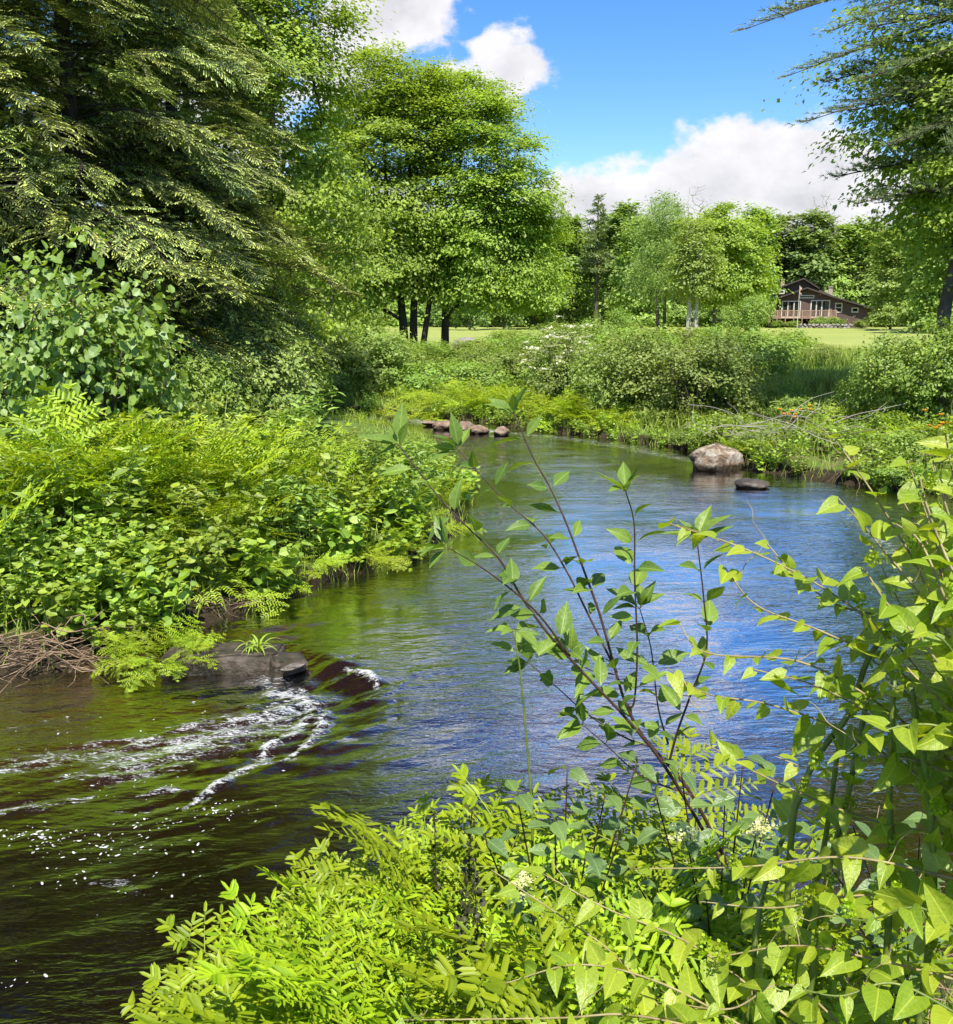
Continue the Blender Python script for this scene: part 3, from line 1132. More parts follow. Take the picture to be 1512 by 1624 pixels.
# ------------------------------------------------------------------ shrubs, herbs, ferns
def make_shrub(name, seed, rx, rz, n_cl, per, leaf, rc, mat, bark, tmpl=LEAF2, stems=7, flat=.6, lean=0, flowers=0, up=.8):
    r = np.random.default_rng(seed)
    gb, gl = Geo(), Geo()
    trunks = []
    for i in range(stems):
        a = r.uniform(0, 6.28)
        q = rx * r.uniform(.15, .55)
        trunks.append(([(math.cos(a) * .10 * rx, math.sin(a) * .10 * rx, -.12), (math.cos(a) * q * .5, math.sin(a) * q * .5, rz * .3), (math.cos(a) * q, math.sin(a) * q, rz * r.uniform(.5, .75))],
                       .018 + .010 * rz, .008))
    ells = [((0, 0, rz * .56), (rx * .80, rx * .80, rz * .46))]
    for i in range(5):
        a = r.uniform(0, 6.28)
        ells.append(((math.cos(a) * rx * .5, math.sin(a) * rx * .5, rz * r.uniform(.3, .72)), (rx * .48, rx * .48, rz * .32)))
    tips = sample_ellipsoids(r, ells, n_cl, .45)
    tips = tips[tips[:, 2] > .12 * rz]
    skeleton(r, trunks, tips, gb, tip_r=.006, gravity=.12, sides=4)
    k = r.poisson(per, len(tips))
    idx = np.repeat(np.arange(len(tips)), k)
    off = r.normal(size=(len(idx), 3)) * .5
    off[:, 2] *= flat
    pos = tips[idx] + off * rc * r.uniform(.7, 1.3, len(tips))[idx][:, None]
    out = unit(pos - np.array([0, 0, rz * .4]))
    tt = np.clip(r.uniform(0, 1, len(tips))[idx] * .5 + r.uniform(0, .55, len(idx)), 0, 1)
    put_leaves(gl, r, pos, out, leaf, tmpl, up=up, spread=.75, tint=tt)
    res = [gb.mesh(name + '_stems', bark), gl.mesh(name + '_foliage', mat)]
    if flowers:
        gf = Geo()
        top = tips[np.argsort(-(tips[:, 2] + .4 * np.hypot(tips[:, 0], tips[:, 1])))][:flowers]
        for p in top:
            m = 26
            o = r.normal(size=(m, 3)) * np.array([.06, .06, .014])
            pp = p + np.array([0, 0, rc * .45]) + unit(p - np.array([0, 0, rz * .4])) * rc * .4 + o
            put_leaves(gf, r, pp, np.tile([0, 0, .3], (m, 1)), .05, ROUND6, spread=.3)
        res.append(gf.mesh(name + '_flowers', M['flower_white']))
    return res


def plant_shrub(name, meshes, loc, rz, scale, label, group=None, cat='shrub'):
    t = empty(name, loc, rz, scale)
    obj('stems', meshes[0], t)
    obj('foliage', meshes[1], t, kind='stuff')
    if len(meshes) > 2:
        obj('blossoms', meshes[2], t, kind='stuff')
    return tag(t, label, cat, group)


def make_herb(name, seed, h, n_st, pairs, leaf, mat, stem_mat, tmpl=LEAF6, rad=.22, lean=.35):
    r = np.random.default_rng(seed)
    gs, gl = Geo(), Geo()
    pos, ax, nr, sz = [], [], [], []
    for i in range(n_st):
        a = r.uniform(0, 6.28)
        q = rad * math.sqrt(r.uniform())
        b = np.array([math.cos(a) * q, math.sin(a) * q, -.05])
        hh = h * r.uniform(.6, 1.1)
        le = lean * r.uniform(.2, 1.2)
        d = np.array([math.cos(a), math.sin(a), 0]) * le * hh
        pts = np.array([b, b + d * .25 + [0, 0, hh * .45], b + d * .62 + [0, 0, hh * .8], b + d * 1.05 + [0, 0, hh]])
        P = spline(pts, 12)
        tube(gs, P, np.linspace(.0045, .002, len(P)), 3, .5, cap=False)
        np_ = max(3, int(pairs * r.uniform(.7, 1.2)))
        tw = r.uniform(0, 6.28)
        for j in range(np_):
            t = .22 + .78 * j / (np_ - 1)
            p = np.array([np.interp(t, np.linspace(0, 1, len(P)), P[:, c]) for c in range(3)])
            ang = tw + j * 1.5708 + r.normal() * .2
            for e in (0, math.pi):
                u = np.array([math.cos(ang + e), math.sin(ang + e), r.uniform(-.45, .65)])
                pos.append(p)
                ax.append(u)
                nr.append(np.array([0, 0, 1]) + r.normal(size=3) * .5)
                sz.append(leaf * (.65 + .55 * math.sin(min(1, (1.08 - t) * 2.2) * 1.57)) * r.uniform(.75, 1.2))
    add_many(gl, tmpl, frames(np.array(ax), np.array(nr), np.array(sz)), np.array(pos), r.uniform(0, 1, len(pos)))
    return [gs.mesh(name + '_stems', stem_mat), gl.mesh(name + '_foliage', mat)]


PINNULE = (np.array([(0, 0, 0), (-.14, .14, .02), (.14, .14, .02), (-.14, .70, .02), (.14, .70, .02), (0, 1, -.03), (0, .45, -.035)]),
           np.array([(0, 6, 1), (0, 2, 6), (1, 6, 3), (2, 4, 6), (3, 6, 5), (6, 4, 5)]))


def make_frond(name, seed, L=1.0, mat='fern', pairs=8, pinnules=8, arch=1.0, psize=1.0):
    """bipinnate frond: rachis along +y/+z, pinnae with separate oblong pinnules"""
    r = np.random.default_rng(seed)
    g = Geo()
    n = 20
    s = np.linspace(0, 1, n)
    th = R(78) - arch * R(62) * s ** 1.4
    st = L / (n - 1)
    yy = np.concatenate([[0], np.cumsum(np.cos(th[:-1]) * st)])
    zz = np.concatenate([[0], np.cumsum(np.sin(th[:-1]) * st)])
    xx = r.normal() * .12 * L * s ** 2 + np.cumsum(r.normal(size=n) * .004)
    P = np.stack([xx, yy, zz], 1)
    tube(g, P, np.linspace(.0052, .0015, n) * L, 4, .35, 0, cap=False)
    pos, ax, nr, sz, sw = [], [], [], [], []
    T = unit(np.gradient(P, axis=0))
    for i in range(pairs + 1):
        t = .26 + .72 * i / pairs
        p = np.array([np.interp(t, s, P[:, c]) for c in range(3)])
        tg = unit(np.array([np.interp(t, s, T[:, c]) for c in range(3)]))
        nv = unit(np.cross([1, 0, 0], tg))
        pl = L * (.30 * math.sin(math.pi * min(1, .28 + .80 * (t - .26) / .74)) ** .8 + .03)
        for e in ((-1, 1) if i < pairs else (0,)):
            a = R(r.uniform(50, 64))
            d = unit(np.array([1, 0, 0]) * e * math.sin(a) + tg * math.cos(a) + nv * r.normal() * .22) if e else tg
            nrm = unit(nv + np.array([0, 0, .35]) + r.normal(size=3) * .12)
            q = p.copy()
            mp = max(3, int(round(pinnules * (pl / (L * .32)) + r.uniform(-.5, .5))))
            pts = [q.copy()]
            for j in range(mp):
                d = unit(d + np.array([0, 0, -.025]) + r.normal(size=3) * .02)
                q = q + d * pl / mp
                pts.append(q.copy())
                u = unit(np.cross(d, nrm))
                w = 1 - .55 * (j / mp) ** 1.6
                for e2 in (-1, 1):
                    pos.append(q - d * pl / mp * (.25 if e2 > 0 else .5))
                    ax.append(unit(u * e2 * .85 + d * .55 + nrm * r.normal() * .12))
                    nr.append(nrm + r.normal(size=3) * .15)
                    sz.append(.066 * psize * L * w * r.uniform(.85, 1.12))
            pos.append(q)
            ax.append(d)
            nr.append(nrm)
            sz.append(.05 * psize * L)
            tube(g, [pts[0], pts[len(pts) // 2], pts[-1]], [.0022 * L, .0016 * L, .001 * L], 3, .4, 0, cap=False)
    sz = np.array(sz)
    add_many(g, PINNULE, frames(np.array(ax), np.array(nr), sz * .95, sz, sz), np.array(pos), np.clip(r.normal(.5, .30, len(pos)) + np.array(pos)[:, 2] * .25, 0, 1))
    return g.mesh(name, [M[mat]])


def plant_fern(fronds, loc, n, size, label, group, r, splay=(8, 34), name='royal_fern', bias=None):
    t = empty(name, loc, r.uniform(0, 6.28) if bias is None else 0)
    for i in range(n):
        a = i * 2.399 + r.normal() * .3 if bias is None else bias + r.normal() * .95
        f = math.sqrt((i + .5) / n)
        tl = -R(splay[0] + (splay[1] - splay[0]) * f + r.normal() * 5)
        q = .05 + .07 * f
        o = obj('frond', fronds[r.integers(len(fronds))], t, (-math.sin(a) * q, math.cos(a) * q, -.03),
                Euler((tl, r.normal() * .26, a), 'XYZ'), size * r.uniform(.62, 1.14))
    return tag(t, label, 'fern', group)


# ------------------------------------------------------------------ rocks
def make_rock(name, seed, size, mat, rough=.42, cut=True):
    r = np.random.default_rng(seed)
    import bmesh
    bm = bmesh.new()
    bmesh.ops.create_icosphere(bm, subdivisions=4, radius=1)
    planes = [(unit(r.normal(size=3)), r.uniform(.55, .9)) for _ in range(11)]
    sx, sy = r.uniform(0, 50, 2)
    V = np.array([v.co[:] for v in bm.verts])
    for nrm, dd in planes:
        h = V @ nrm
        V = V - np.maximum(h - dd, 0)[:, None] * nrm * .85
    nz = fbm(V[:, 0] * 2 + sx, V[:, 1] * 2 + V[:, 2] * 2.3 + sy, 5, seed) - .47
    V = V * (1 + rough * nz)[:, None]
    V = V * np.array(size)
    for v, c in zip(bm.verts, V):
        v.co = c
    bm.normal_update()
    me = bpy.data.meshes.new(name)
    bm.to_mesh(me)
    bm.free()
    me.materials.append(mat)
    me.polygons.foreach_set('use_smooth', np.ones(len(me.polygons), bool))
    return me


# ================================================================== THE PLACE
def gp(px, Y, dz=0.0):
    """point on the ground in the column px at distance Y"""
    d = ray(px, 500)
    x = d[0] / d[1] * Y
    for _ in range(3):
        z = tz(x, Y)
        # column x shifts slightly with height because the camera looks down
        zc = Y * math.cos(PITCH) + (CAM_H - z) * math.sin(PITCH)
        x = (px - 756) / 1512 * zc
    return np.array([x, Y, tz(x, Y) + dz])


# ------------------------------------------------------------------ far wood
FT = []
r0 = np.random.default_rng(5)
for i in range(5):
    H = 18
    w = r0.uniform(2.7, 3.9)
    ells = [((0, 0, H * .62), (w, w, H * .36)), ((r0.normal() * .8, r0.normal() * .8, H * .80), (w * .7, w * .7, H * .19)),
            ((r0.normal() * 1.2, r0.normal() * 1.2, H * .36), (w * 1.0, w * 1.0, H * .22)), ((r0.normal() * 1.2, r0.normal() * 1.2, H * .17), (w * .8, w * .8, H * .13))]
    FT.append(make_tree('wood_tree', 100 + i, [([(0, 0, -.4), (.1, .1, H * .4), (r0.normal() * .3, 0, H * .85)], .24, .05)], ells, 200, 95, .44, 1.25,
                        M['forest_a'] if i < 3 else M['forest_b'], M['bark'], tip_r=.03, flat=.5))


def make_far_pine(name, seed, H=19.0, w=3.0, base=.35, tiers=13):
    r = np.random.default_rng(seed)
    gb, gl = Geo(), Geo()
    tube(gb, spline([(0, 0, -.5), (.1, 0, H * .5), (0, .1, H)], 10), np.linspace(.26, .03, 11), 6)
    for i in range(tiers):
        f = i / (tiers - 1)
        z = H * (base + (1 - base) * f * .97)
        L = w * (1 - f) ** .75 + .35
        for j in range(6):
            a = r.uniform(0, 6.28)
            l = L * r.uniform(.55, 1.15)
            e = np.array([math.cos(a) * l, math.sin(a) * l, l * r.uniform(.0, .18)])
            b = np.array([0, 0, z + r.normal() * .2])
            tube(gb, [b, b + e], [.04, .012], 3, cap=False)
            m = int(34 * l) + 10
            t = r.uniform(.25, 1, m)
            pos = b + e * t[:, None] + r.normal(size=(m, 3)) * np.array([.26, .26, .10]) * (.5 + l * .18)
            d = unit(e + rdir(r, m) * l * .8)
            add_many(gl, THIN2, frames(d, unit(np.array([0, 0, 1.]) + rdir(r, m) * .7), .55 * r.uniform(.6, 1.2, m)), pos, r.uniform(0, 1, m))
    return gb.mesh(name + '_trunk', M['bark']), gl.mesh(name + '_crown', M['pine'])


FP = [make_far_pine('far_pine', 200 + i, w=3.0 + .5 * i, base=(.32, .18, .42)[i], tiers=(13, 15, 10)[i]) for i in range(3)]

r1 = np.random.default_rng(21)
spots = []
for row, (Y, sp) in enumerate(((150, 6.4), (163, 6.0), (177, 7.0))):
    x = -100 + row * 2.5
    while x < 132:
        spots.append((x + r1.normal() * 1.3, Y + r1.normal() * 3, row))
        x += sp * r1.uniform(.8, 1.25)
HOUSE_PX, HOUSE_Y = 1296, 138.0
hx = gp(HOUSE_PX, HOUSE_Y)[0]


def wood_place(x, row):
    w = 'at the front of the wood' if row == 0 else 'deeper in the wood' if row == 1 else 'at the back of the wood'
    q = x / 160 * 1512 + 756
    for lim, ph in ((330, 'behind the hemlocks'), (520, 'behind the pale tall tree'), (760, 'behind the maples'), (1010, 'behind the tall narrow pine'), (1190, 'behind the round-crowned tree'), (1390, 'behind the house')):
        if q < lim:
            return w + ' ' + ph
    return w + ' beyond the garage'


for x, Y, row in spots:
    if row == 0 and abs(x - hx) < 13:
        continue
    pine = r1.uniform() < (.45 if x > hx - 6 and x < hx + 22 else .16)
    k = r1.integers(3 if pine else 5)
    s = r1.uniform(.80, 1.06) * (1.0 if row else .9)
    if pine:
        plant_tree('pine_tree', FP[k], (x, Y, tz(x, Y)), r1.uniform(0, 6.28), s * 1.0, f"{('slim', 'bushy', 'wide topped')[k]} distant pine {wood_place(x, row)}", 'pine', 'pines in the far wood')
    else:
        plant_tree('leafy_tree', FT[k], (x, Y, tz(x, Y)), r1.uniform(0, 6.28), (s * r1.uniform(.95, 1.3), s * r1.uniform(.95, 1.3), s),
                   f"{('rounded green', 'tall green', 'loose green', 'dark', 'dark narrow')[k]} distant leafy tree {wood_place(x, row)}", 'tree', 'leafy trees of the far wood')
for i in range(11):
    x = hx - 15 + 42 * (i + r1.uniform(-.3, .3)) / 10
    Y = 153 + r1.normal() * 2.5
    s = r1.uniform(.80, 1.0)
    plant_tree('leafy_tree', FT[i % 5], (x, Y, tz(x, Y)), r1.uniform(0, 6.28), (s * 1.25, s * 1.25, s), f"{('rounded green', 'tall green', 'loose green', 'dark', 'dark narrow')[i % 5]} leafy tree close behind the house and garage", 'tree', 'leafy trees close behind the house')
# nearer trees at the wood's edge (column in the photograph, distance, scale)
for px, Y, s, k, lab in ((800, 118, .62, 3, 'low dark leafy tree at the edge of the wood beside the big maples'), (846, 122, .74, 1, 'bright leafy tree at the edge of the wood next to the low dark one'),
                         (905, 126, .80, 4, 'dark leafy tree at the wood edge before the tall narrow pine'), (985, 124, .86, 3, 'dark leafy tree at the wood edge behind the blossoming bush'),
                         (1018, 112, .70, 0, 'rounded leafy tree at the wood edge beside the pale willow'), (1178, 136, .92, 2, 'tall leafy tree at the wood edge left of the brown house'),
                         (1412, 118, .66, 0, 'bright leafy tree standing by the garage end of the house'), (1462, 105, .72, 1, 'leafy tree beyond the garage behind the bank shrubs'),
                         (1490, 92, .74, 2, 'broad leafy tree at the lawn edge behind the leaning bank tree'), (745, 112, .6, 3, 'low dark leafy tree seen under the maple crowns'),
                         (560, 115, .8, 1, 'leafy tree across the meadow beyond the maples'), (470, 105, .85, 0, 'leafy tree across the meadow behind the pale tall tree'),
                         (380, 95, .85, 4, 'dark leafy tree across the meadow behind the hemlocks'), (250, 90, .9, 2, 'leafy tree across the meadow hidden behind the hemlock trunks')):
    lab = lab.replace(' left of ', ' beside ')
    p = gp(px, Y)
    plant_tree('leafy_tree', FT[k], p, r1.uniform(0, 6.28), (s * 1.15, s * 1.15, s), lab)
p = gp(945, 120)
plant_tree('tall_pine', make_far_pine('tall_pine', 231, 15.8, 2.2, .44, 10), p, 1.0, 1.0, 'tall narrow pine with bare lower trunk rising above the wood edge', 'pine')
p = gp(888, 128)
plant_tree('tall_pine', FP[0], p, 2.0, .84, 'broad pine standing against the sky beside the maple crown', 'pine')
for px, Y, s in ((1318, 156, .74), (1345, 152, .66), (1362, 160, .8)):
    plant_tree('pine_tree', FP[1], gp(px, Y), r1.uniform(0, 6), (s * 1.25, s * 1.25, s), 'soft grey-green pine spreading right behind the house roof', 'pine', 'pines behind the house')


def make_bare(name, seed, H):
    r = np.random.default_rng(seed)
    gb = Geo()
    tips = sample_ellipsoids(r, [((0, 0, H * .78), (H * .13, H * .13, H * .22))], 130, .3)
    skeleton(r, [([(0, 0, -.3), (.1, 0, H * .45), (.2, 0, H * .8)], .15, .04)], tips, gb, tip_r=.020, gravity=-.1, sides=4)
    return gb.mesh(name, M['bare_wood'])


for px, Y, H, sd_, lab in ((1100, 142, 20.5, 1, 'bare grey leafless tree top rising behind the paired round trees'), (1292, 150, 20.5, 2, 'bare pale leafless tree rising behind the house chimney')):
    tag(obj('bare_tree', make_bare('bare_tree', sd_, H), None, gp(px, Y)), lab, 'tree')

# the round-crowned trees on the lawn
ells = [((0, 0, 6.6), (3.9, 3.9, 4.2)), ((-1.6, 0, 5), (3, 3, 2.6)), ((1.8, .3, 5.2), (2.9, 3, 2.8)), ((.5, 0, 9.2), (2.6, 2.6, 2.4))]
tr_ = [([(-.5, 0, -.3), (-.6, 0, 2), (-1.0, 0, 6)], .22, .06), ([(.2, .2, -.3), (.3, .2, 2.4), (.4, 0, 8)], .25, .06), ([(1.2, 0, -.3), (1.3, .1, 2), (2.0, 0, 6)], .2, .06), ([(2.2, .2, -.3), (1.9, .1, 1.8), (2.6, .3, 5)], .14, .05)]
plant_tree('round_tree', make_tree('round_tree', 301, tr_, ells, 170, 190, .24, 1.05, M['maple'], M['bark'], tip_r=.02, flat=.42), gp(1140, 86), .4, 1.0,
           'broad round-crowned tree on several trunks standing on the lawn')
ells = [((0, 0, 7.4), (2.5, 2.5, 4.2)), ((-.6, 0, 5), (2.3, 2.3, 2.6)), ((.5, 0, 10), (1.6, 1.6, 1.8))]
tr_ = [([(0, 0, -.3), (-.2, 0, 3), (-.4, 0, 8)], .2, .05), ([(.8, .2, -.3), (.7, .2, 3), (.5, 0, 9)], .2, .05)]
plant_tree('pale_tree', make_tree('pale_tree', 302, tr_, ells, 130, 170, .22, 1.0, M['willow'], M['bark'], tip_r=.02, flat=.7, tmpl=THIN2, up=.4, spread=1.0), gp(1044, 90), .4, 1.05,
           'tall pale feathery tree next to the round-crowned one')
ells = [((0, 0, 6.8), (1.9, 1.9, 3.4)), ((.2, 0, 4.5), (1.6, 1.8, 1.4))]
tr_ = [([(-.25, 0, -.3), (-.25, 0, 3), (-.3, 0, 8)], .26, .06), ([(.42, .1, -.3), (.40, .1, 3), (.4, 0, 8)], .24, .06)]
plant_tree('pale_trunk_tree', make_tree('pale_trunk_tree', 303, tr_, ells, 80, 120, .24, 1.0, M['forest_a'], M['bark_pale'], tip_r=.02), gp(1096, 80), .0, .95,
           'slender tree on two pale straight trunks between the round and feathery trees')

# ------------------------------------------------------------------ house
def build_house():
    p = gp(HOUSE_PX, HOUSE_Y)
    S = HOUSE_Y / 1512 / 6.3         # metres per pixel of my sketch (6.3 x)
    t = empty('brown_house', (p[0], p[1], p[2] - .05), -math.atan2(p[0], p[1]) * .9)
    cx, cz = 740, 660                # sketch origin: middle of the facade at the ground

    def X(v): return (v - cx) * S

    def Zc(v): return (cz - v) * S

    def part(name, fn, mat, parent=t):
        g = Geo()
        fn(g)
        return obj(name, g.mesh(name, mat), parent)
    D = 9.0
    # walls: front block under the low gable running out to the garage, tall rear block
    def fw(g):
        prism(g, [(X(300), Zc(620)), (X(1195), Zc(676)), (X(1195), Zc(482)), (X(875), Zc(378)), (X(640), Zc(292)), (X(335), Zc(392))], 0, D)
    wall = part('front_wall', fw, M['siding'])
    part('rear_wall', lambda g: prism(g, [(X(285), Zc(400)), (X(860), Zc(400)), (X(860), Zc(345)), (X(740), Zc(292)), (X(590), Zc(198)), (X(285), Zc(315))], 2.2, D + 2), M['siding'])
    # clapboards on the garage side and the gable
    for i in range(10):
        z = Zc(660) + i * .27
        x1 = X(1192)
        if z < Zc(500):
            part('clapboard', lambda g: box(g, X(915), x1, -.035, -.003, z, z + .235), M['siding'], wall)
    # roofs
    def slab(g, a, b, y0, y1, th=.22):
        (xa, za), (xb, zb) = a, b
        prism(g, [(xa, za), (xb, zb), (xb, zb + th), (xa, za + th)], y0, y1)
    rr = part('rear_roof', lambda g: (slab(g, (X(255), Zc(322)), (X(590), Zc(194)), 1.3, D + 2.6), slab(g, (X(590), Zc(194)), (X(745), Zc(292)), 1.3, D + 2.6)), M['roofing'])
    part('front_roof', lambda g: (slab(g, (X(315), Zc(398)), (X(625), Zc(288)), -1.0, D + .6), slab(g, (X(625), Zc(288)), (X(880), Zc(378)), -1.0, D + .6),
                                  slab(g, (X(880), Zc(378)), (X(1245), Zc(488)), -1.0, D + .6)), M['roofing'])
    part('chimney', lambda g: (box(g, X(378), X(412), 4, 5.0, Zc(280), Zc(190)), box(g, X(374), X(416), 3.9, 5.1, Zc(190), Zc(182))), M['chimney'], rr)
    part('chimney', lambda g: (box(g, X(832), X(870), 3, 4.0, Zc(370), Zc(270)), box(g, X(828), X(874), 2.9, 4.1, Zc(270), Zc(262))), M['chimney'], rr)

    def window(x0, x1, z0, z1, mull=(), horiz=(), curtain=(), name='window'):
        w = part(name, lambda g: box(g, X(x0) + .05, X(x1) - .05, -.02, -.004, Zc(z1) + .05, Zc(z0) - .05), M['dark_inside_and_shade'])
        for a, b in curtain:
            part('curtain', lambda g: box(g, X(a), X(b), -.034, -.024, Zc(z1) + .06, Zc(z0) - .06), M['curtain'], w)
        edges = [x0] + list(mull) + [x1]
        for a, b in zip(edges[:-1], edges[1:]):
            part('pane', lambda g: box(g, X(a) + .05, X(b) - .05, -.05, -.044, Zc(z1) + .06, Zc(z0) - .06), M['glass'], w)

        def fr(g):
            f = .075
            box(g, X(x0) - f, X(x1) + f, -.10, -.002, Zc(z0) - f, Zc(z0) + f)
            box(g, X(x0) - f, X(x1) + f, -.10, -.002, Zc(z1) - f, Zc(z1) + f)
            for v in edges:
                box(g, X(v) - f, X(v) + f, -.096, -.006, Zc(z1) + f, Zc(z0) - f)
            for h in horiz:
                box(g, X(x0) + f, X(x1) - f, -.092, -.01, Zc(h) - .05, Zc(h) + .05)
        part('frame', fr, M['white_trim'], w)
    window(402, 572, 405, 560, (458, 514), curtain=((405, 418), (470, 482), (560, 570)), name='patio_window')
    window(672, 842, 400, 560, (722, 772), curtain=((774, 786), (800, 838)), name='patio_window')
    window(898, 956, 428, 510, horiz=(468,))
    window(1050, 1104, 472, 510)
    window(560, 692, 352, 374)
    window(370, 412, 300, 330)
    # garage door with panels
    gd = part('garage_door', lambda g: box(g, X(975), X(1165), -.03, -.004, Zc(672), Zc(586)), M['garage'])
    for r_ in range(4):
        for c in range(5):
            w_ = (X(1165) - X(975)) / 5
            h_ = (Zc(586) - Zc(672)) / 4
            part('panel', lambda g: box(g, X(975) + c * w_ + .06, X(975) + (c + 1) * w_ - .06, -.055, -.032, Zc(672) + r_ * h_ + .04, Zc(672) + (r_ + 1) * h_ - .04), M['garage'], gd)
    # deck: boards, posts, rails, balusters
    dk = part('deck', lambda g: box(g, X(282), X(905), -3.0, -.12, Zc(572), Zc(562)), M['deck_wood'])
    part('rail', lambda g: (box(g, X(282), X(905), -3.02, -2.92, Zc(500), Zc(493)), box(g, X(282), X(905), -3.0, -2.94, Zc(556), Zc(550))), M['deck_wood'], dk)
    for i in range(9):
        x = X(282) + .06 + (X(905) - X(282) - .12) * i / 8
        part('post', lambda g: box(g, x - .06, x + .06, -3.06, -2.94, Zc(640) - .3, Zc(491)), M['deck_wood'], dk)
    for i in range(64):
        x = X(286) + (X(901) - X(286)) * (i + .5) / 64
        part('baluster', lambda g: box(g, x - .025, x + .025, -2.99, -2.95, Zc(556), Zc(497)), M['deck_wood'], dk)
    part('stair_rail', lambda g: (prism(g, [(X(885), Zc(490)), (X(893), Zc(490)), (X(912), Zc(585)), (X(904), Zc(585))], -3.05, -2.95), box(g, X(845), X(853), -3.05, -2.95, Zc(560), Zc(478))), M['deck_wood'], dk)
    part('underdeck_shade', lambda g: box(g, X(300), X(905), -.06, -.003, Zc(640), Zc(566)), M['dark_inside_and_shade'])  # dark sheet on the wall, stands in for shade below the deck
    part('eave_lamp', lambda g: box(g, X(746), X(756), -.25, -.02, Zc(345), Zc(337)), M['white_trim'])
    num = part('house_number', lambda g: (box(g, X(1064), X(1072), -.065, -.04, Zc(558), Zc(546)), box(g, X(1078), X(1086), -.065, -.04, Zc(554), Zc(542))), M['white_trim'])
    tag(t, 'brown clapboard house with deck, sliding windows and attached garage', 'house')
    fx = X(546)
    # flagpole on the lawn in front
    c, s_ = math.cos(t.rotation_euler.z), math.sin(t.rotation_euler.z)

    def wpos(x, y):
        return (p[0] + c * x - s_ * y, p[1] + s_ * x + c * y)
    x, y = wpos(X(546), -9)
    fp = empty('flagpole', (x, y, tz(x, y)))
    g = Geo()
    tube(g, [(0, 0, -.2), (0, 0, 3), (0, 0, 5.6)], [.045, .035, .025], 8)
    obj('pole', g.mesh('pole', M['white_trim']), fp)
    g = Geo()
    zs = np.linspace(4.55, 5.5, 8)
    V, F = [], []
    for i, z in enumerate(zs):
        for j in range(5):
            V.append((.05 + .07 * j * (.6 + .4 * math.sin(i * .9 + 1)), .06 * math.sin(j * 1.9 + i * .5), z - .06 * j))
    for i in range(7):
        for j in range(4):
            a = i * 5 + j
            F += [(a, a + 1, a + 6), (a, a + 6, a + 5)]
    g.add(V, F)
    obj('flag', g.mesh('flag', M['flag_red']), fp)
    tag(fp, 'thin white flagpole with limp flag before the house deck', 'flagpole')
    # bushes and stone edging
    hb = make_shrub('house_bush', 411, 1.5, 1.9, 60, 70, .16, .45, M['shrub'], M['bark'], stems=5)
    for i, (sx, sy, s, lab) in enumerate(((510, -5, .62, 'small clipped bush below the deck behind the flagpole'), (735, -6, .95, 'bright bush before the middle of the deck'), (830, -6.5, 1.05, 'bright bush beside the deck stairs'),
                                          (1130, -4, .7, 'low bush before the garage door'), (360, -3, .7, 'shrub at the end of the deck'))):
        x, y = wpos(X(sx), sy)
        plant_shrub('house_bush', hb, (x, y, tz(x, y)), i * 1.3, (s * 1.15, s, s * .8), lab)
    wl = empty('stone_edging', (*wpos(X(780), -8.5), tz(*wpos(X(780), -8.5))), t.rotation_euler.z)
    sm = [make_rock('edging_stone', 70 + i, (.36, .25, .22), M['rock_grey']) for i in range(3)]
    for i in range(13):
        for rw in range(2):
            obj('stone', sm[(i + rw) % 3], wl, ((i - 6) * .52 + rw * .2, r1.normal() * .05, .12 + rw * .3), (0, 0, r1.uniform(0, 6)))
    tag(wl, 'low dry stone edging round the flower bed before the house', 'stone wall')


build_house()

# undergrowth along the wood's edge
UG = [make_shrub('edge_bush', 420 + i, 2.6, 3.2, 70, 60, .34, .8, M['forest_a' if i else 'forest_b'], M['bark'], stems=5) for i in range(3)]
for i in range(60):
    x = -95 + 222 * (i + r1.uniform(-.4, .4)) / 60
    Y = 143 + r1.normal() * 3
    if abs(x - hx) < 11:
        Y = 152 + r1.normal() * 2
    s = r1.uniform(.7, 1.25)
    plant_shrub('edge_bush', UG[i % 3], (x, Y, tz(x, Y)), r1.uniform(0, 6), (s * 1.3, s * 1.1, s), 'bushy undergrowth thicket ' + wood_place(x, 0).replace('at the front of the wood', 'at the foot of the wood'), 'undergrowth along the far wood', 'bush')

# ------------------------------------------------------------------ the big maples on the meadow
pa = gp(652, 44)
ells = [((-.9, 0, 9.2), (3.0, 3.2, 3.6)), ((-3.0, .2, 8.4), (2.0, 2.4, 2.2)), ((.6, .4, 10.6), (2.2, 2.4, 2.2)), ((-1.0, .2, 11.6), (2.2, 2.4, 1.9)), ((-2.8, 0, 5.8), (2.2, 2.8, 2.3)), ((-2.6, .3, 3.4), (1.9, 2.4, 1.1)), ((.3, -.6, 6.0), (1.8, 2.4, 1.6)), ((-1.2, -1.2, 3.9), (2.2, 2.0, 1.3)), ((-3.2, -.6, 2.6), (1.6, 1.8, .9)), ((1.4, 1.0, 3.6), (1.6, 1.6, 1.1))]
tr_ = [([(-.25, 0, -.3), (-.4, 0, 2.5), (-.9, 0, 6), (-1.1, 0, 11)], .24, .05), ([(.1, .2, -.3), (.15, .2, 2.4), (.3, .2, 6), (-.2, .3, 10)], .22, .05), ([(.4, -.1, -.3), (.75, -.1, 1.8), (1.2, .1, 5), (1.2, 0, 9)], .17, .05)]
plant_tree('maple_tree', make_tree('maple', 501, tr_, ells, 350, 350, .128, 1.05, M['maple'], M['bark_dark'], tip_r=.018, flat=.26, tmpl=LEAF2, spread=.5), pa, 0, 1.0,
           'big spreading maple on three dark trunks in the meadow')
pb = gp(706, 45)
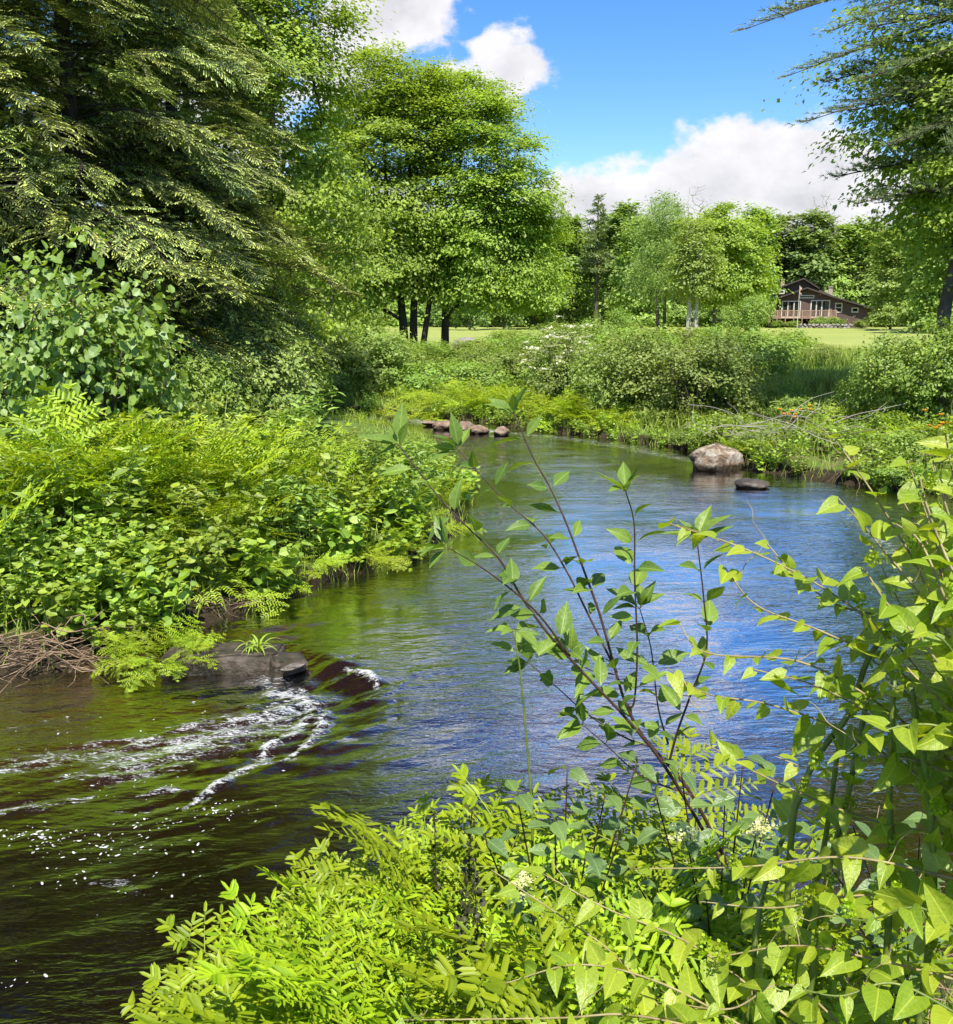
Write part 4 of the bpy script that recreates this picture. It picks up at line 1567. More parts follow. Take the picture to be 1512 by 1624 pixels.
ells = [((1.0, 0, 9.2), (2.9, 3.2, 3.2)), ((.8, 0, 11.0), (1.9, 2.2, 1.8)), ((3.0, 0, 7.3), (2.1, 2.6, 1.8)), ((4.0, .2, 5.8), (1.4, 2.2, 1.2)), ((2.2, -.4, 4.6), (2.4, 2.3, 1.5)), ((.4, -1, 5.4), (1.8, 2.2, 1.7)), ((3.4, 0, 3.2), (1.7, 1.9, 1.1)), ((1.4, -1.2, 3.3), (1.5, 1.5, 1.0)), ((4.2, .4, 4.4), (1.2, 1.8, 1.2))]
tr_ = [([(0, 0, -.3), (.05, 0, 2.5), (.3, 0, 5.5), (1.0, 0, 10.5)], .22, .05)]
plant_tree('maple_tree', make_tree('maple_b', 502, tr_, ells, 350, 350, .128, 1.05, M['maple'], M['bark_dark'], tip_r=.018, flat=.26, tmpl=LEAF2, spread=.5), pb, 0, 1.0,
           'big maple on one straight dark trunk beside its three-trunked neighbour')

# ------------------------------------------------------------------ tall pale-leaved tree behind the hemlocks
pt = gp(440, 25)
ells = [((.1, 0, 8.2), (2.3, 2.6, 3.0)), ((-1.7, 0, 9.5), (2.6, 2.6, 3.5)), ((1.2, .2, 5.2), (1.6, 2, 1.8)), ((1.3, -.3, 10.0), (1.4, 1.6, 1.2)), ((-.3, 0, 12), (2.4, 2.6, 2)), ((.9, 0, 3.0), (1.3, 1.6, 1.1))]
plant_tree('pale_leaved_tree', make_tree('pale_leaved', 511, [([(0, 0, -.3), (.1, 0, 4), (.2, .2, 12)], .22, .05)], ells, 330, 230, .100, .78, M['palebirch'], M['bark'], flat=.4, tmpl=LEAF2, tip_r=.014), pt, 0, 1.0,
           'tall yellow-green leafy tree reaching over the river bend behind the hemlocks')
pt = gp(330, 27)
plant_tree('pale_leaved_tree', make_tree('pale_leaved_b', 512, [([(0, 0, -.3), (.1, 0, 4), (-.2, .2, 12)], .22, .05)], [((0, 0, 9), (3.2, 3, 4.6)), ((.8, 0, 4.5), (2.4, 2.4, 2.6))], 170, 170, .12, .85, M['palebirch'], M['bark'], flat=.4, tip_r=.014), pt, 1, 1.0,
           'yellow-green leafy tree standing close behind the hemlock boughs')

# ------------------------------------------------------------------ hemlocks
HB = [hemlock_bough('hemlock_bough', 600 + i) for i in range(8)]


def hemlock(px, Y, H, n, w, seed, label):
    r = np.random.default_rng(seed)
    p = gp(px, Y)
    t = empty('hemlock_tree', p)
    g = Geo()
    tube(g, spline([(0, 0, -.3), (.05, 0, H * .4), (0, .05, H)], 16), np.linspace(.24, .02, 17), 10)
    obj('trunk', g.mesh('hemlock_trunk', M['bark_dark'], True), t)
    boughs_on_trunk(t, HB, 3.0, 1.2, H * .98, n, r, lambda f: w * (1.0 - .88 * f) ** .8 * min(1, .62 + f * 3), tilt=(-20, 6))
    # dead twigs low on the trunk
    for i in range(7):
        g = Geo()
        a = r.uniform(0, 6.28)
        l = r.uniform(.7, 1.6)
        z = r.uniform(.4, 2.6)
        tube(g, spline([(0, 0, z), (math.cos(a) * l * .5, math.sin(a) * l * .5, z + .05), (math.cos(a) * l, math.sin(a) * l, z - .1)], 6), np.linspace(.015, .004, 7), 4)
        obj('dead_twig', g.mesh('dead_twig', M['bare_wood']), t)
    return tag(t, label, 'hemlock')


hemlock(150, 17.0, 14, 200, 4.1, 1, 'tall dark hemlock with bright new tips behind the round-leaved shrub')
hemlock(-130, 14.6, 12, 150, 3.8, 2, 'dark hemlock whose boughs enter beside the fern bank')
hemlock(300, 20.0, 14, 170, 3.7, 3, 'dark hemlock standing before the yellow-green tree')
hemlock(40, 23, 15, 130, 4.2, 4, 'shaded hemlock standing behind the other hemlocks')

# ------------------------------------------------------------------ bank trees at the other side: pine and leaning leafy tree
PB = [pine_bough('pine_bough', 650 + i, 3.0) for i in range(3)]
rp = np.random.default_rng(77)
pp = gp(1580, 19.5)
t = empty('white_pine', pp)
H = 15.0
trunk = lambda z: np.array([.02 * z, 0, z])
g = Geo()
tube(g, spline([trunk(-.3), trunk(5) + [.1, 0, 0], trunk(H)], 16), np.linspace(.26, .03, 17), 10)
obj('trunk', g.mesh('pine_trunk', M['bark_dark'], True), t)
boughs_on_trunk(t, PB, 3.0, 4.2, 14.5, 105, rp, lambda f: 3.1 * (1 - .8 * f), tilt=(-8, 10), path=trunk)
# the long bare-based bough reaching out over the lawn at the top of the view
for z, a, L in ((8.1, 1.62, 5.0), (6.9, 1.40, 3.9), (6.1, 1.72, 3.7), (5.0, 1.5, 3.6), (7.4, 1.9, 3.8), (4.4, 1.65, 3.3)):
    obj('bough', PB[0], t, trunk(z), Euler((R(-9), 0, a), 'XYZ'), L / 3.0)
for (px, py, Y, z0_) in ((1198, 52, 18.8, 8.9), (1268, 128, 18.6, 7.9), (1285, 205, 18.9, 6.7), (1330, 60, 18.5, 8.6), (1400, 250, 18.3, 6.0), (1350, 150, 18.2, 7.3)):
    st_ = trunk(z0_)
    tip = at_y(px, py, Y) - pp
    v = Vector(tip - st_)
    o = obj('bough', PB[rp.integers(3)], t, st_, None, (.85, v.length / 3.0, .85))
    o.rotation_euler = v.to_track_quat('Y', 'Z').to_euler()
tag(t, 'white pine with grey-green needles reaching over the bank', 'pine')

pl = gp(1484, 20.5)
ells = [((-.6, 0, 7.6), (1.9, 2.2, 2.5)), ((-.8, -.2, 5.6), (1.6, 2.0, 1.4)), ((.5, 0, 9.6), (1.8, 2.0, 1.6)), ((.9, 0, 6.2), (1.6, 2, 2.4)), ((1.6, -.4, 8.4), (1.6, 2, 2.0)), ((1.4, -.5, 4.8), (1.4, 1.6, 1.4)), ((-.3, 0, 4.0), (.9, 1.4, .7)), ((1.2, 0, 3.6), (1.3, 1.6, 1.2))]
plant_tree('leaning_tree', make_tree('leaning', 521, [([(-.1, 0, -.3), (.0, 0, 2.2), (.15, 0, 4), (-.3, 0, 8.5)], .17, .04), ([(.2, .2, -.3), (.5, .2, 3), (.9, .1, 7)], .11, .03)], ells, 330, 230, .100, .78, M['maple'], M['bark'], flat=.34, tmpl=LEAF2), pl, 0, 1.0,
           'leafy bank tree with bent dark trunk in front of the white pine')

# ------------------------------------------------------------------ shrub kinds
SH = [make_shrub('bank_shrub', 700 + i, 1.3, 1.9, 110, 75, .062, .26, M['shrub_grey' if i % 2 else 'shrub'], M['bark'], stems=9) for i in range(4)]
LOW = [make_shrub('low_shrub', 720 + i, .9, .95, 80, 60, .058, .22, M['shrub'], M['bark'], stems=7) for i in range(3)]
rs = np.random.default_rng(31)


def shrub(meshes, px, Y, w, h, label, group=None, name='bank_shrub', base=(1.3, 1.9)):
    p = gp(px, Y)
    sx, sz = w / (2 * base[0]), h / base[1]
    return plant_shrub(name, meshes, p - np.array([0, 0, .03]), rs.uniform(0, 6.28), (sx, sx, sz), label, group)


# round-leaved shrub before the hemlock
RL = make_shrub('round_leaved_shrub', 731, 1.30, 2.55, 170, 34, .088, .40, M['roundleaf'], M['bark'], tmpl=ROUND6, stems=9, flat=.5, up=.5)
plant_shrub('round_leaved_shrub', RL, gp(160, 12.2), .6, (1.0, 1.0, 1.30), 'tall shrub with large round pale green leaves before the hemlock')
shrub(SH[0], 300, 15.5, 2.2, 2.0, 'leafy bank shrub between the round-leaved shrub and the bend')
shrub(SH[1], 430, 18, 3.0, 2.5, 'grey-green shrub below the sweeping hemlock boughs')
shrub(SH[2], 455, 22, 2.2, 1.9, 'loose shrub on the bank near the head of the rapids')
shrub(SH[3], 545, 33, 4.6, 2.6, 'bright willow shrub in the meadow beside the maple trunks')
shrub(SH[0], 495, 34, 4.2, 3.0, 'tall willow shrub in the meadow near the pale tree')
shrub(SH[1], 600, 33, 4.2, 1.9, 'grey-green willow shrub beyond the rapids')
shrub(SH[0], 650, 36, 3.6, 1.5, 'low willow shrub right before the maple trunks')
shrub(SH[2], 730, 37, 3.6, 1.35, 'spreading shrub on the meadow before the single-trunked maple')
shrub(SH[3], 800, 34, 3.4, 1.5, 'green shrub between the maples and the blossoming bush')
shrub(SH[2], 400, 24, 3.4, 3.4, 'tall shrub filling the gap under the hemlock boughs')
for i, (px, h_) in enumerate(((470, 2.4), (515, 1.9), (575, 1.7), (625, 1.35), (835, 1.5), (880, 1.6), (925, 1.7), (985, 1.6))):
    shrub(SH[i % 4], px, 40.0 + (i % 3) * .8, 4.0, h_, ('willow' if i % 2 else 'leafy') + ' bush in the hedge-like row at the lawn edge ' + ('beside the maples' if px < 700 else 'behind the blossoming bush'), 'bushes at the lawn edge')
# blossoming bush
FB = make_shrub('blossoming_bush', 741, 1.35, 2.4, 130, 60, .06, .24, M['shrub_grey'], M['bark_dark'], stems=10, flowers=75)
plant_shrub('blossoming_bush', FB, gp(888, 27.5), 1.2, (1.0, 1.0, 1.02), 'rounded bush with flat white blossom heads on the far bank')
shrub(SH[0], 955, 41, 2.7, 2.4, 'dense bright round bush behind the blossoming bush')
shrub(SH[0], 1178, 60, 3.6, 3.1, 'bright young bush on the lawn beside the round-crowned tree')
# willow thicket on the far bank
for px, Y, w, h, k, lab in ((985, 25.2, 3.2, 2.35, 1, 'willow bush next to the blossoming bush'), (1050, 24.5, 3.4, 2.4, 3, 'willow bush in the middle of the far bank thicket'), (1105, 23.5, 3.2, 2.2, 1, 'willow bush behind the pale boulder'),
                            (1160, 24.0, 3.0, 2.05, 3, 'willow bush at the house end of the thicket'), (1010, 29.5, 3.6, 2.1, 2, 'taller willow bush at the back of the thicket'), (1090, 29.5, 3.2, 1.9, 0, 'bright willow bush at the back of the thicket')):
    shrub(SH[k], px, Y, w, h, lab)
# right-hand bank shrubs
shrub(SH[0], 1440, 19.4, 2.6, 2.1, 'dense dark shrub below the leaning tree')
shrub(SH[2], 1510, 18.8, 2.6, 2.3, 'tall dense shrub beside the leaning tree trunk')
shrub(SH[0], 1372, 21, 1.35, 1.25, 'compact dark green bush on the sloping bank')
shrub(SH[3], 1300, 31, 2.4, .75, 'low bush at the lawn edge below the house')
shrub(SH[1], 1225, 33, 2.4, .8, 'low grey-green bush at the lawn edge beside the young bush')
# low meadow shrubs
n = 0
for i in range(44):
    px = rs.uniform(480, 1260)
    Y = rs.uniform(29, 41)
    p = gp(px, Y)
    if sdist(p[0:1], p[1:2])[0] < .5 or abs(p[0] - pa[0] - 1) < 3 and Y > 40:
        continue
    s = rs.uniform(.9, 1.5)
    plant_shrub('meadow_shrub', LOW[i % 3], p, rs.uniform(0, 6.28), (s * 1.25, s * 1.25, s * .95), ('low green shrub in the rough meadow ' if s < 1.2 else 'waist-high green shrub in the rough meadow ') + ('by the maples' if px < 720 else 'around the blossoming bush' if px < 960 else 'behind the willow thicket' if px < 1170 else 'below the house lawn'), 'low shrubs of the rough meadow')
for i in range(46):
    px = rs.uniform(930, 1560)
    Y = rs.uniform(15, 25)
    p = gp(px, Y)
    d = sdist(p[0:1], p[1:2])[0]
    if d < .15 or d > 7:
        continue
    s = rs.uniform(.45, .8)
    plant_shrub('bank_bush', LOW[i % 3], p, rs.uniform(0, 6.28), (s * 1.3, s * 1.3, s * .9), 'small leafy bush on the bank ' + ('below the willow thicket' if px < 1110 else 'above the boulder' if px < 1230 else 'around the grey brush pile' if px < 1350 else 'below the leaning tree'), 'small bushes across the pool', 'bush')

# ------------------------------------------------------------------ herbs of the banks
HE = [make_herb('bank_herb', 800 + i, .72, 13, 8, .085, M['herb'], M['green_stem']) for i in range(4)]
HB2 = [make_herb('broad_herb', 820 + i, .60, 11, 6, .10, M['herb'], M['green_stem'], tmpl=ROUND6) for i in range(2)]
HN = [make_herb('narrow_herb', 840 + i, .95, 12, 10, .125, M['palebirch' if i else 'shrub'], M['green_stem'], tmpl=NARROW6, lean=.25) for i in range(2)]
rh = np.random.default_rng(41)


def herb(meshes, p, s, label, group, name='bank_herb'):
    t = empty(name, p, rh.uniform(0, 6.28), (s * 1.05, s * 1.05, s))
    obj('stems', meshes[0], t)
    obj('foliage', meshes[1], t, kind='stuff')
    return tag(t, label, 'plant', group)


cnt = 0
tries = 0
while cnt < 175 and tries < 4000:
    tries += 1
    x, y = rh.uniform(-8.5, .1), rh.uniform(7.4, 19)
    d = sdist(np.array([x]), np.array([y]))[0]
    if d < .02 or d > 5.2 or abs(x) > .56 * y + 1:
        continue
    if d > 1.5 and rh.uniform() < .35:
        continue
    s = rh.uniform(.95, 1.5) * (.8 if d < .3 else 1)
    edge = d < .35
    z0 = tz(x, y)
    if y > 11.5:
        # the plants stay low enough towards the bend that the stream shows over them
        qx = 756 + 1512 * x / (y + .3)
        if qx > 470:
            room = 3.0 - (.108 + .00010 * max(0, qx - 560)) * y - z0
            if room < .18:
                continue
            s = min(s, room / 1.05)
    herb(HB2[cnt % 2] if edge or cnt % 5 == 0 else (HN[cnt % 2] if cnt % 3 == 0 else HE[cnt % 4]), (x, y, z0 - .02), s,
         ('broad-leaved' if edge or cnt % 5 == 0 else 'narrow-leaved' if cnt % 3 == 0 else 'pointed-leaved') + (' low' if s < 1.1 else ' knee-high' if s < 1.3 else ' tall') + ' plant '
         + ('leaning over the water ' if edge else 'crowding the bank ')
         + ('behind the dead stalk heap' if x < -3.6 and y < 9.5 else 'below the round-leaved shrub' if x < -3.2 and y < 13 else 'under the hemlock boughs' if x < -3 else
            'above the concrete slab' if y < 9.3 else 'over the undercut' if y < 11.2 else 'on the point of the fern bank' if y < 14 else 'towards the rapids'),
         'plants leaning from the fern bank' if edge else 'upright plants of the fern bank')
    cnt += 1
for i in range(46):
    px = rh.uniform(-60, 330)
    Y = 7.95 + rh.uniform(0, 1.3)
    p = gp(px, Y)
    if sdist(p[0:1], p[1:2])[0] < .05:
        continue
    herb(HB2[i % 2] if i % 3 else HE[i % 4], p, rh.uniform(.75, 1.15), ('broad-leaved' if i % 3 else 'pointed-leaved') + ' plant at the bank edge ' + ('right behind the dead stalk heap' if px < 130 else 'between the stalk heap and the slab fern' if px < 240 else 'above the slab fern'), 'plants above the dead stalk heap')
for i in range(90):
    px, Y = rh.uniform(900, 1560), rh.uniform(14.5, 26)
    p = gp(px, Y)
    d = sdist(p[0:1], p[1:2])[0]
    if d < .02 or d > 5:
        continue
    herb(HE[i % 4], p, rh.uniform(.6, 1.1), 'leafy plant on the bank ' + ('below the willow thicket' if px < 1110 else 'above the boulder' if px < 1230 else 'around the grey brush pile' if px < 1350 else 'below the leaning tree'), 'plants of the bank across the pool')

# ------------------------------------------------------------------ ferns of the left bank and far bank
FR = [make_frond('frond', 900 + i, 1.0, 'fern', 8, 8, arch=a) for i, a in enumerate((.3, .5, .7, .9, 1.15))]
rf = np.random.default_rng(51)
# photo column, distance, frond length, fronds
for px, Y, s, nf in ((30, 9.6, 1.35, 15), (95, 9.9, 1.4, 15), (165, 10.3, 1.35, 14), (230, 10.6, 1.35, 15), (20, 10.8, 1.4, 12), (300, 10.8, 1.25, 14), (355, 11.2, 1.2, 12),
                     (120, 11.2, 1.3, 13), (410, 11.6, 1.1, 12), (455, 12.2, 1.0, 10), (560, 12.2, .66, 13), (610, 12.5, .64, 13), (650, 12.8, .62, 13), (690, 13.4, .56, 13),
                     (640, 14.5, .42, 11), (600, 15, .42, 11), (690, 16.2, .36, 11), (505, 13.0, .72, 12), (340, 10.0, .9, 13), (375, 10.5, .95, 13), (525, 11.6, .85, 12)):
    p = gp(px, Y)
    plant_fern(FR, p, nf + 3, s * 1.22, 'tall yellow-green fern ' + ('in the fern row below the round-leaved shrub' if px < 320 else 'among the plants over the undercut' if px < 520 else 'on the point of the bank by the pool'), 'tall ferns of the bank', rf, splay=(-3, 24))
for px, Y, s, nf, lab in ((395, 9.75, .85, 16, 'bright fern hanging over the dark undercut bank'), (470, 10.2, .62, 13, 'small fern at the lip of the undercut bank'), (555, 10.9, .68, 14, 'fern dipping towards the water at the undercut'),
                          (625, 11.6, .70, 14, 'fern at the water edge where the bank turns'), (670, 12.2, .66, 13, 'outermost fern on the point of the bank'), (595, 11.35, .5, 12, 'little fern wedged beside the undercut fern')):
    p = gp(px, Y)
    plant_fern(FR, p, nf, s, lab, None, rf, splay=(20, 70))
plant_fern(FR, np.array([at_z(255, 1045, .15)[0], at_z(255, 1045, .15)[1] + .12, .14]), 34, .50, 'small lime-green fern growing at the end of the concrete slab', None, rf, splay=(15, 75))
# far bank ferns
for px, Y, s in ((590, 26.6, .55), (655, 26.9, .75), (700, 29, .9), (760, 28, .95), (815, 27, 1.0), (850, 26.5, 1.0), (905, 25, .95), (935, 24.4, .95), (870, 25.4, .9), (780, 27.4, .85),
                 (955, 24, .8), (840, 27.8, .9), (725, 28.4, .8), (795, 27.1, .8), (885, 25.1, .8), (920, 24.7, .75), (985, 23.6, .6), (740, 30, 1.0), (670, 30.5, .9), (1180, 19, .55), (1235, 19, .55)):
    p = gp(px, Y)
    if sdist(p[0:1], p[1:2])[0] < 0:
        p[2] = .05
    plant_fern(FR, p, 16, s * 1.4, 'fern along the far water edge ' + ('in the rapids' if px < 720 else 'behind the row of brown stones' if px < 830 else 'below the blossoming bush' if px < 1000 else 'beside the boulder'), 'ferns along the far water edge', rf, splay=(12, 55))
for px, Y, s in ((1330, 19, .8), (1380, 18.6, .85), (1420, 18.8, .9), (1455, 18.4, .9), (1490, 18.2, .85), (1400, 19.6, .8), (1250, 20.5, .7), (1290, 20, .7)):
    plant_fern(FR, gp(px, Y), 15, s * 1.25, 'fern on the slope below the grey ledge', 'ferns below the grey ledge', rf, splay=(12, 55))

# ------------------------------------------------------------------ grass and weeds that nobody could count
def grass_patch(name, pts, h, seed, w=.012):
    r = np.random.default_rng(seed)
    n = len(pts)
    a = r.uniform(0, 6.28, n)
    lean = r.uniform(.1, .6, n)
    d = unit(np.stack([np.cos(a) * lean, np.sin(a) * lean, np.ones(n)], 1))
    hh = h * r.uniform(.5, 1.25, n)
    blade = (np.array([(-.5, 0, 0), (.5, 0, 0), (.35, .55, .0), (-.35, .55, 0), (0, 1, -.22)]), np.array([(0, 1, 2), (0, 2, 3), (3, 2, 4)]))
    g = Geo()
    add_many(g, blade, frames(d, rdir(r, n), w, hh, hh), pts, r.uniform(0, 1, n))
    return obj(name, g.mesh(name, M['grass']), kind='stuff')


rg = np.random.default_rng(61)


def land_points(n, x0, x1, y0, y1, d0, d1):
    x, y = rg.uniform(x0, x1, n), rg.uniform(y0, y1, n)
    d = sdist(x, y)
    k = (d > d0) & (d < d1)
    x, y = x[k], y[k]
    return np.stack([x, y, terrain(x, y) - .02], 1)


grass_patch('bank_grass', land_points(60000, -9, 13, 7, 33, .0, .8), .32, 1)
mg = land_points(52000, -12, 20, 14, 44, .6, 30)
grass_patch('meadow_grass', mg[~((mg[:, 0] < 0) & (mg[:, 1] < 27.5))], .62, 2, .018)
grass_patch('near_bank_grass', land_points(9000, -1.5, 6, 1.2, 6, .1, 4), .22, 3, .006)

# ------------------------------------------------------------------ more plants trailing over the water's edge across the pool
for i in range(len(RIVER) - 1):
    a, b = RIVER[i], RIVER[i + 1]
    if not (a[1] > 13 and b[1] > 13 and a[0] > -10 and b[0] > -10 and max(a[0], b[0]) < 10.5) or (a[0] < 0 and a[1] < 25 and b[1] < 27):
        continue
    L = np.hypot(*(b - a))
    for q in range(int(L / .42)):
        p = a + (b - a) * (q + rh.uniform()) / max(1, int(L / .42)) + rh.normal(size=2) * .12
        nrm = np.array([b[1] - a[1], a[0] - b[0]]) / L
        for sg in (1, -1):
            pp_ = p + nrm * sg * .22
            if sdist(pp_[0:1], pp_[1:2])[0] > 0:
                break
        herb(HE[(i + q) % 4] if q % 3 else HB2[q % 2], (pp_[0], pp_[1], max(.02, tz(pp_[0], pp_[1]) - .05)), rh.uniform(.5, .85),
             'leafy plant trailing over the water edge across the pool', 'plants trailing across the pool')

# ------------------------------------------------------------------ rocks
def rock(name, px, py, zw, size, seed, mat, label, rz=0, up=.3, cat='rock'):
    p = at_z(px, py, zw)
    return tag(obj(name, make_rock(name, seed, size, mat), None, (p[0], p[1], zw + up), (0, 0, rz)), label, cat)


rock('boulder', 1137, 742, .11, (.56, .42, .40), 3, M['rock'], 'pale and rust coloured boulder at the water edge across the pool', .3, .14, 'boulder')
rock('flat_rock', 1190, 772, .11, (.34, .24, .13), 8, M['rock_wet'], 'flat dark rock standing in the pool before the boulder', .1, .02)
for i, (px, py, sx, sz) in enumerate(((705, 680, .40, .20), (735, 684, .46, .24), (762, 686, .36, .17), (795, 690, .24, .22), (683, 674, .26, .13), (622, 664, .24, .17))):
    rock('stream_stone', px, py, .11, (sx * .8, .26, sz * .8), 20 + i, M['rock_brown'],
         ('long low brown stone in the row at the rapids', 'tallest brown stone in the row at the rapids', 'flat brown stone at the pool end of the row at the rapids', 'single upright brown stone beside the row at the rapids',
          'small brown stone at the upstream end of the row at the rapids', 'brown stone next to the little fern in the rapids')[i], i * .7, .05, 'stone')
p = gp(1497, 21.5)
tag(obj('grey_ledge', make_rock('grey_ledge', 41, (.75, .5, .28), M['rock_grey']), None, p + np.array([.1, 0, .62]), (0, .15, .2)), 'grey rock ledge poking out of the slope above the ferns', 'rock')
p = gp(737, 58)
tag(obj('meadow_boulder', make_rock('meadow_boulder', 42, (.75, .6, .42), M['rock_grey']), None, p + np.array([0, 0, .15])), 'grey boulder lying on the meadow beyond the maples', 'boulder')

# ------------------------------------------------------------------ broken dam: concrete slab, planks of spill, stalks
def slab_mesh(name, L, W, H, seed):
    import bmesh
    bm = bmesh.new()
    bmesh.ops.create_cube(bm, size=1)
    bmesh.ops.scale(bm, vec=(L, W, H), verts=bm.verts)
    bmesh.ops.bevel(bm, geom=bm.edges[:], offset=.02, segments=2, affect='EDGES')
    bmesh.ops.subdivide_edges(bm, edges=bm.edges[:], cuts=5, use_grid_fill=True)
    V = np.array([v.co[:] for v in bm.verts])
    nz = fbm(V[:, 0] * 6 + 9, V[:, 1] * 6 + V[:, 2] * 9, 4, seed) - .47
    nz2 = fbm(V[:, 0] * 2.2 + 3, V[:, 1] * 5 + V[:, 2] * 5, 3, seed + 5) - .45
    for v, a, b in zip(bm.verts, nz, nz2):
        v.co.z += a * .05 + b * .03
        v.co.y += b * .10
    me = bpy.data.meshes.new(name)
    bm.to_mesh(me)
    bm.free()
    me.materials.append(M['concrete'])
    me.polygons.foreach_set('use_smooth', np.ones(len(me.polygons), bool))
    return me


a, b = at_z(262, 1052, .10), at_z(430, 1050, .10)
mid = (a + b) / 2
tag(obj('concrete_slab', slab_mesh('concrete_slab', float(np.linalg.norm(b - a)) + .1, .46, .30, 2), None, (mid[0], mid[1] + .20, .0), (R(-3), 0, math.atan2(b[1] - a[1], b[0] - a[0]))), 'mossy broken concrete dam slab jutting from the bank', 'slab')
p = at_z(450, 1062, .05)
tag(obj('broken_block', slab_mesh('broken_block', .30, .3, .24, 6), None, (p[0], p[1] + .1, .02), (R(5), R(8), .4)), 'dark broken block at the tip of the slab in the rushing water', 'block')
p = at_z(478, 1044, .18)
tag(obj('wet_stone', make_rock('wet_stone', 44, (.15, .09, .035), M['rock_wet']), None, (p[0] - .06, p[1] - .02, .135), (.05, -.12, .3)), 'small flat wet stone lying at the lip of the spill', 'stone')
# grassy tuft on the slab
t = empty('lily_tuft', (mid[0] + .30, mid[1] + .16, .145))
ribbon = Geo()
n = 9
s_ = np.linspace(0, 1, n)
V, F = [], []
for i in range(n):
    w = .010 * math.sin(math.pi * (.12 + .88 * s_[i]))
    y, z = .22 * s_[i], .20 * s_[i] - .22 * s_[i] ** 2.4
    V += [(-w, y, z + .003), (0, y, z), (w, y, z + .003)]
for i in range(n - 1):
    for c in range(2):
        q = i * 3 + c
        F += [(q, q + 1, q + 4), (q, q + 4, q + 3)]
ribbon.add(V, F, .8)
rib = ribbon.mesh('lily_blade', M['herb'], True)
for i in range(26):
    obj('blade', rib, t, (rg.normal() * .05, rg.normal() * .03, -.01), Euler((R(rg.uniform(-5, 40)), 0, i * 2.4), 'XYZ'), rg.uniform(.6, 1.1))
tag(t, 'small tuft of strap leaves growing on the concrete slab', 'plant')


def stalk_heap(name, label, centre, n, rx, ry, rz, Lr, seed, mat='dead_stalk', part='stalk', dirx=(1, .2), rad=(.005, .009), cat='stalks'):
    r = np.random.default_rng(seed)
    t = empty(name, centre)
    protos = []
    for i in range(6):
        g = Geo()
        P = spline([(0, 0, 0), (.33, r.normal() * .06, r.normal() * .05), (.66, r.normal() * .08, r.normal() * .07 - .03), (1, r.normal() * .10, r.normal() * .08 - .05)], 9)
        k = r.uniform(*rad)
        tube(g, P, np.linspace(k, k * .5, len(P)), 5)
        protos.append(g.mesh(name + '_stalk', M[mat], True))
    for i in range(n):
        L = r.uniform(*Lr)
        az = math.atan2(dirx[1], dirx[0]) + r.normal() * .55 + (math.pi if r.uniform() < .4 else 0)
        obj(part, protos[i % 6], t, (r.normal() * rx, r.normal() * ry, abs(r.normal()) * rz), Euler((0, R(r.normal() * 22), az), 'XYZ'), (L, L, L))
    return tag(t, label, cat)


c_ = at_z(70, 1060, .12)
stalk_heap('dead_stalk_heap', 'heap of bent dead stalks at the water edge below the leafy bank', (c_[0] - .1, c_[1] + .15, .10), 90, .28, .11, .17, (.25, .8), 3, dirx=(1, .3), rad=(.004, .012))
c_ = at_z(345, 985, .2)
stalk_heap('hanging_twigs', 'few dead twigs hanging from the undercut bank', (c_[0], c_[1] + .1, .28), 14, .16, .08, .06, (.25, .55), 5, 'dead_stalk', 'twig', (.8, -.6), (.003, .006), 'twigs')
c_ = gp(1265, 18.6)
stalk_heap('brush_pile', 'grey dead brush lying on the slope across the pool', (c_[0], c_[1], c_[2] + .35), 60, .8, .5, .22, (.5, 1.5), 6, 'bare_wood', 'twig', (1, .1), (.003, .007), 'brush')
c_ = gp(1380, 16.5)
stalk_heap('brush_pile', 'tangle of dead brown stalks sloping to the pool edge', (c_[0], c_[1], c_[2] + .15), 60, .9, .4, .15, (.4, 1.0), 7, 'dead_stalk', 'twig', (1, .4), (.003, .006), 'brush')
stalk_heap('dead_stalk_litter', 'flattened dead stalks on the near bank under the green canes', (1.55, 2.75, tz(1.55, 2.75) + .03), 110, .45, .35, .10, (.3, .9), 8, 'dead_stalk', 'stalk', (1, .3), (.003, .006))

# orange lilies on the slope
for i, (px, Y, lab) in enumerate(((1248, 19.2, 'orange lilies blooming above the grey brush pile'), (1262, 18.7, 'orange lily beside the grey brush pile'), (1492, 17.0, 'orange lilies blooming below the grey ledge'), (1470, 17.3, 'orange lily among the ferns by the ledge'))):
    p = gp(px, Y)
    t = empty('orange_lily', p)
    g = Geo()
    hs_ = []
    for j in range(5):
        q = np.array([rg.normal() * .18, rg.normal() * .12, rg.uniform(.65, .95)])
        tube(g, [(q[0] * .4, q[1] * .4, -.05), q], [.006, .004], 4)
        hs_.append(q)
    obj('stems', g.mesh('lily_stems', M['green_stem']), t)
    for q in hs_:
        g = Geo()
        aa = np.arange(6) / 6 * 6.28
        ax_ = np.stack([np.cos(aa), np.sin(aa), 1.1 + 0 * aa], 1)
        add_many(g, LEAF6, frames(ax_, -np.stack([np.cos(aa), np.sin(aa), -.9 + 0 * aa], 1), .075), np.tile(q, (6, 1)), rg.uniform(0, 1, 6))
        obj('bloom', g.mesh('lily_bloom', M['flower_orange']), t)
    for j in range(14):
        obj('blade', rib, t, (rg.normal() * .06, rg.normal() * .06, -.02), Euler((R(rg.uniform(0, 40)), 0, j * 2.4), 'XYZ'), rg.uniform(1.8, 2.6))
    tag(t, lab, 'flowers')

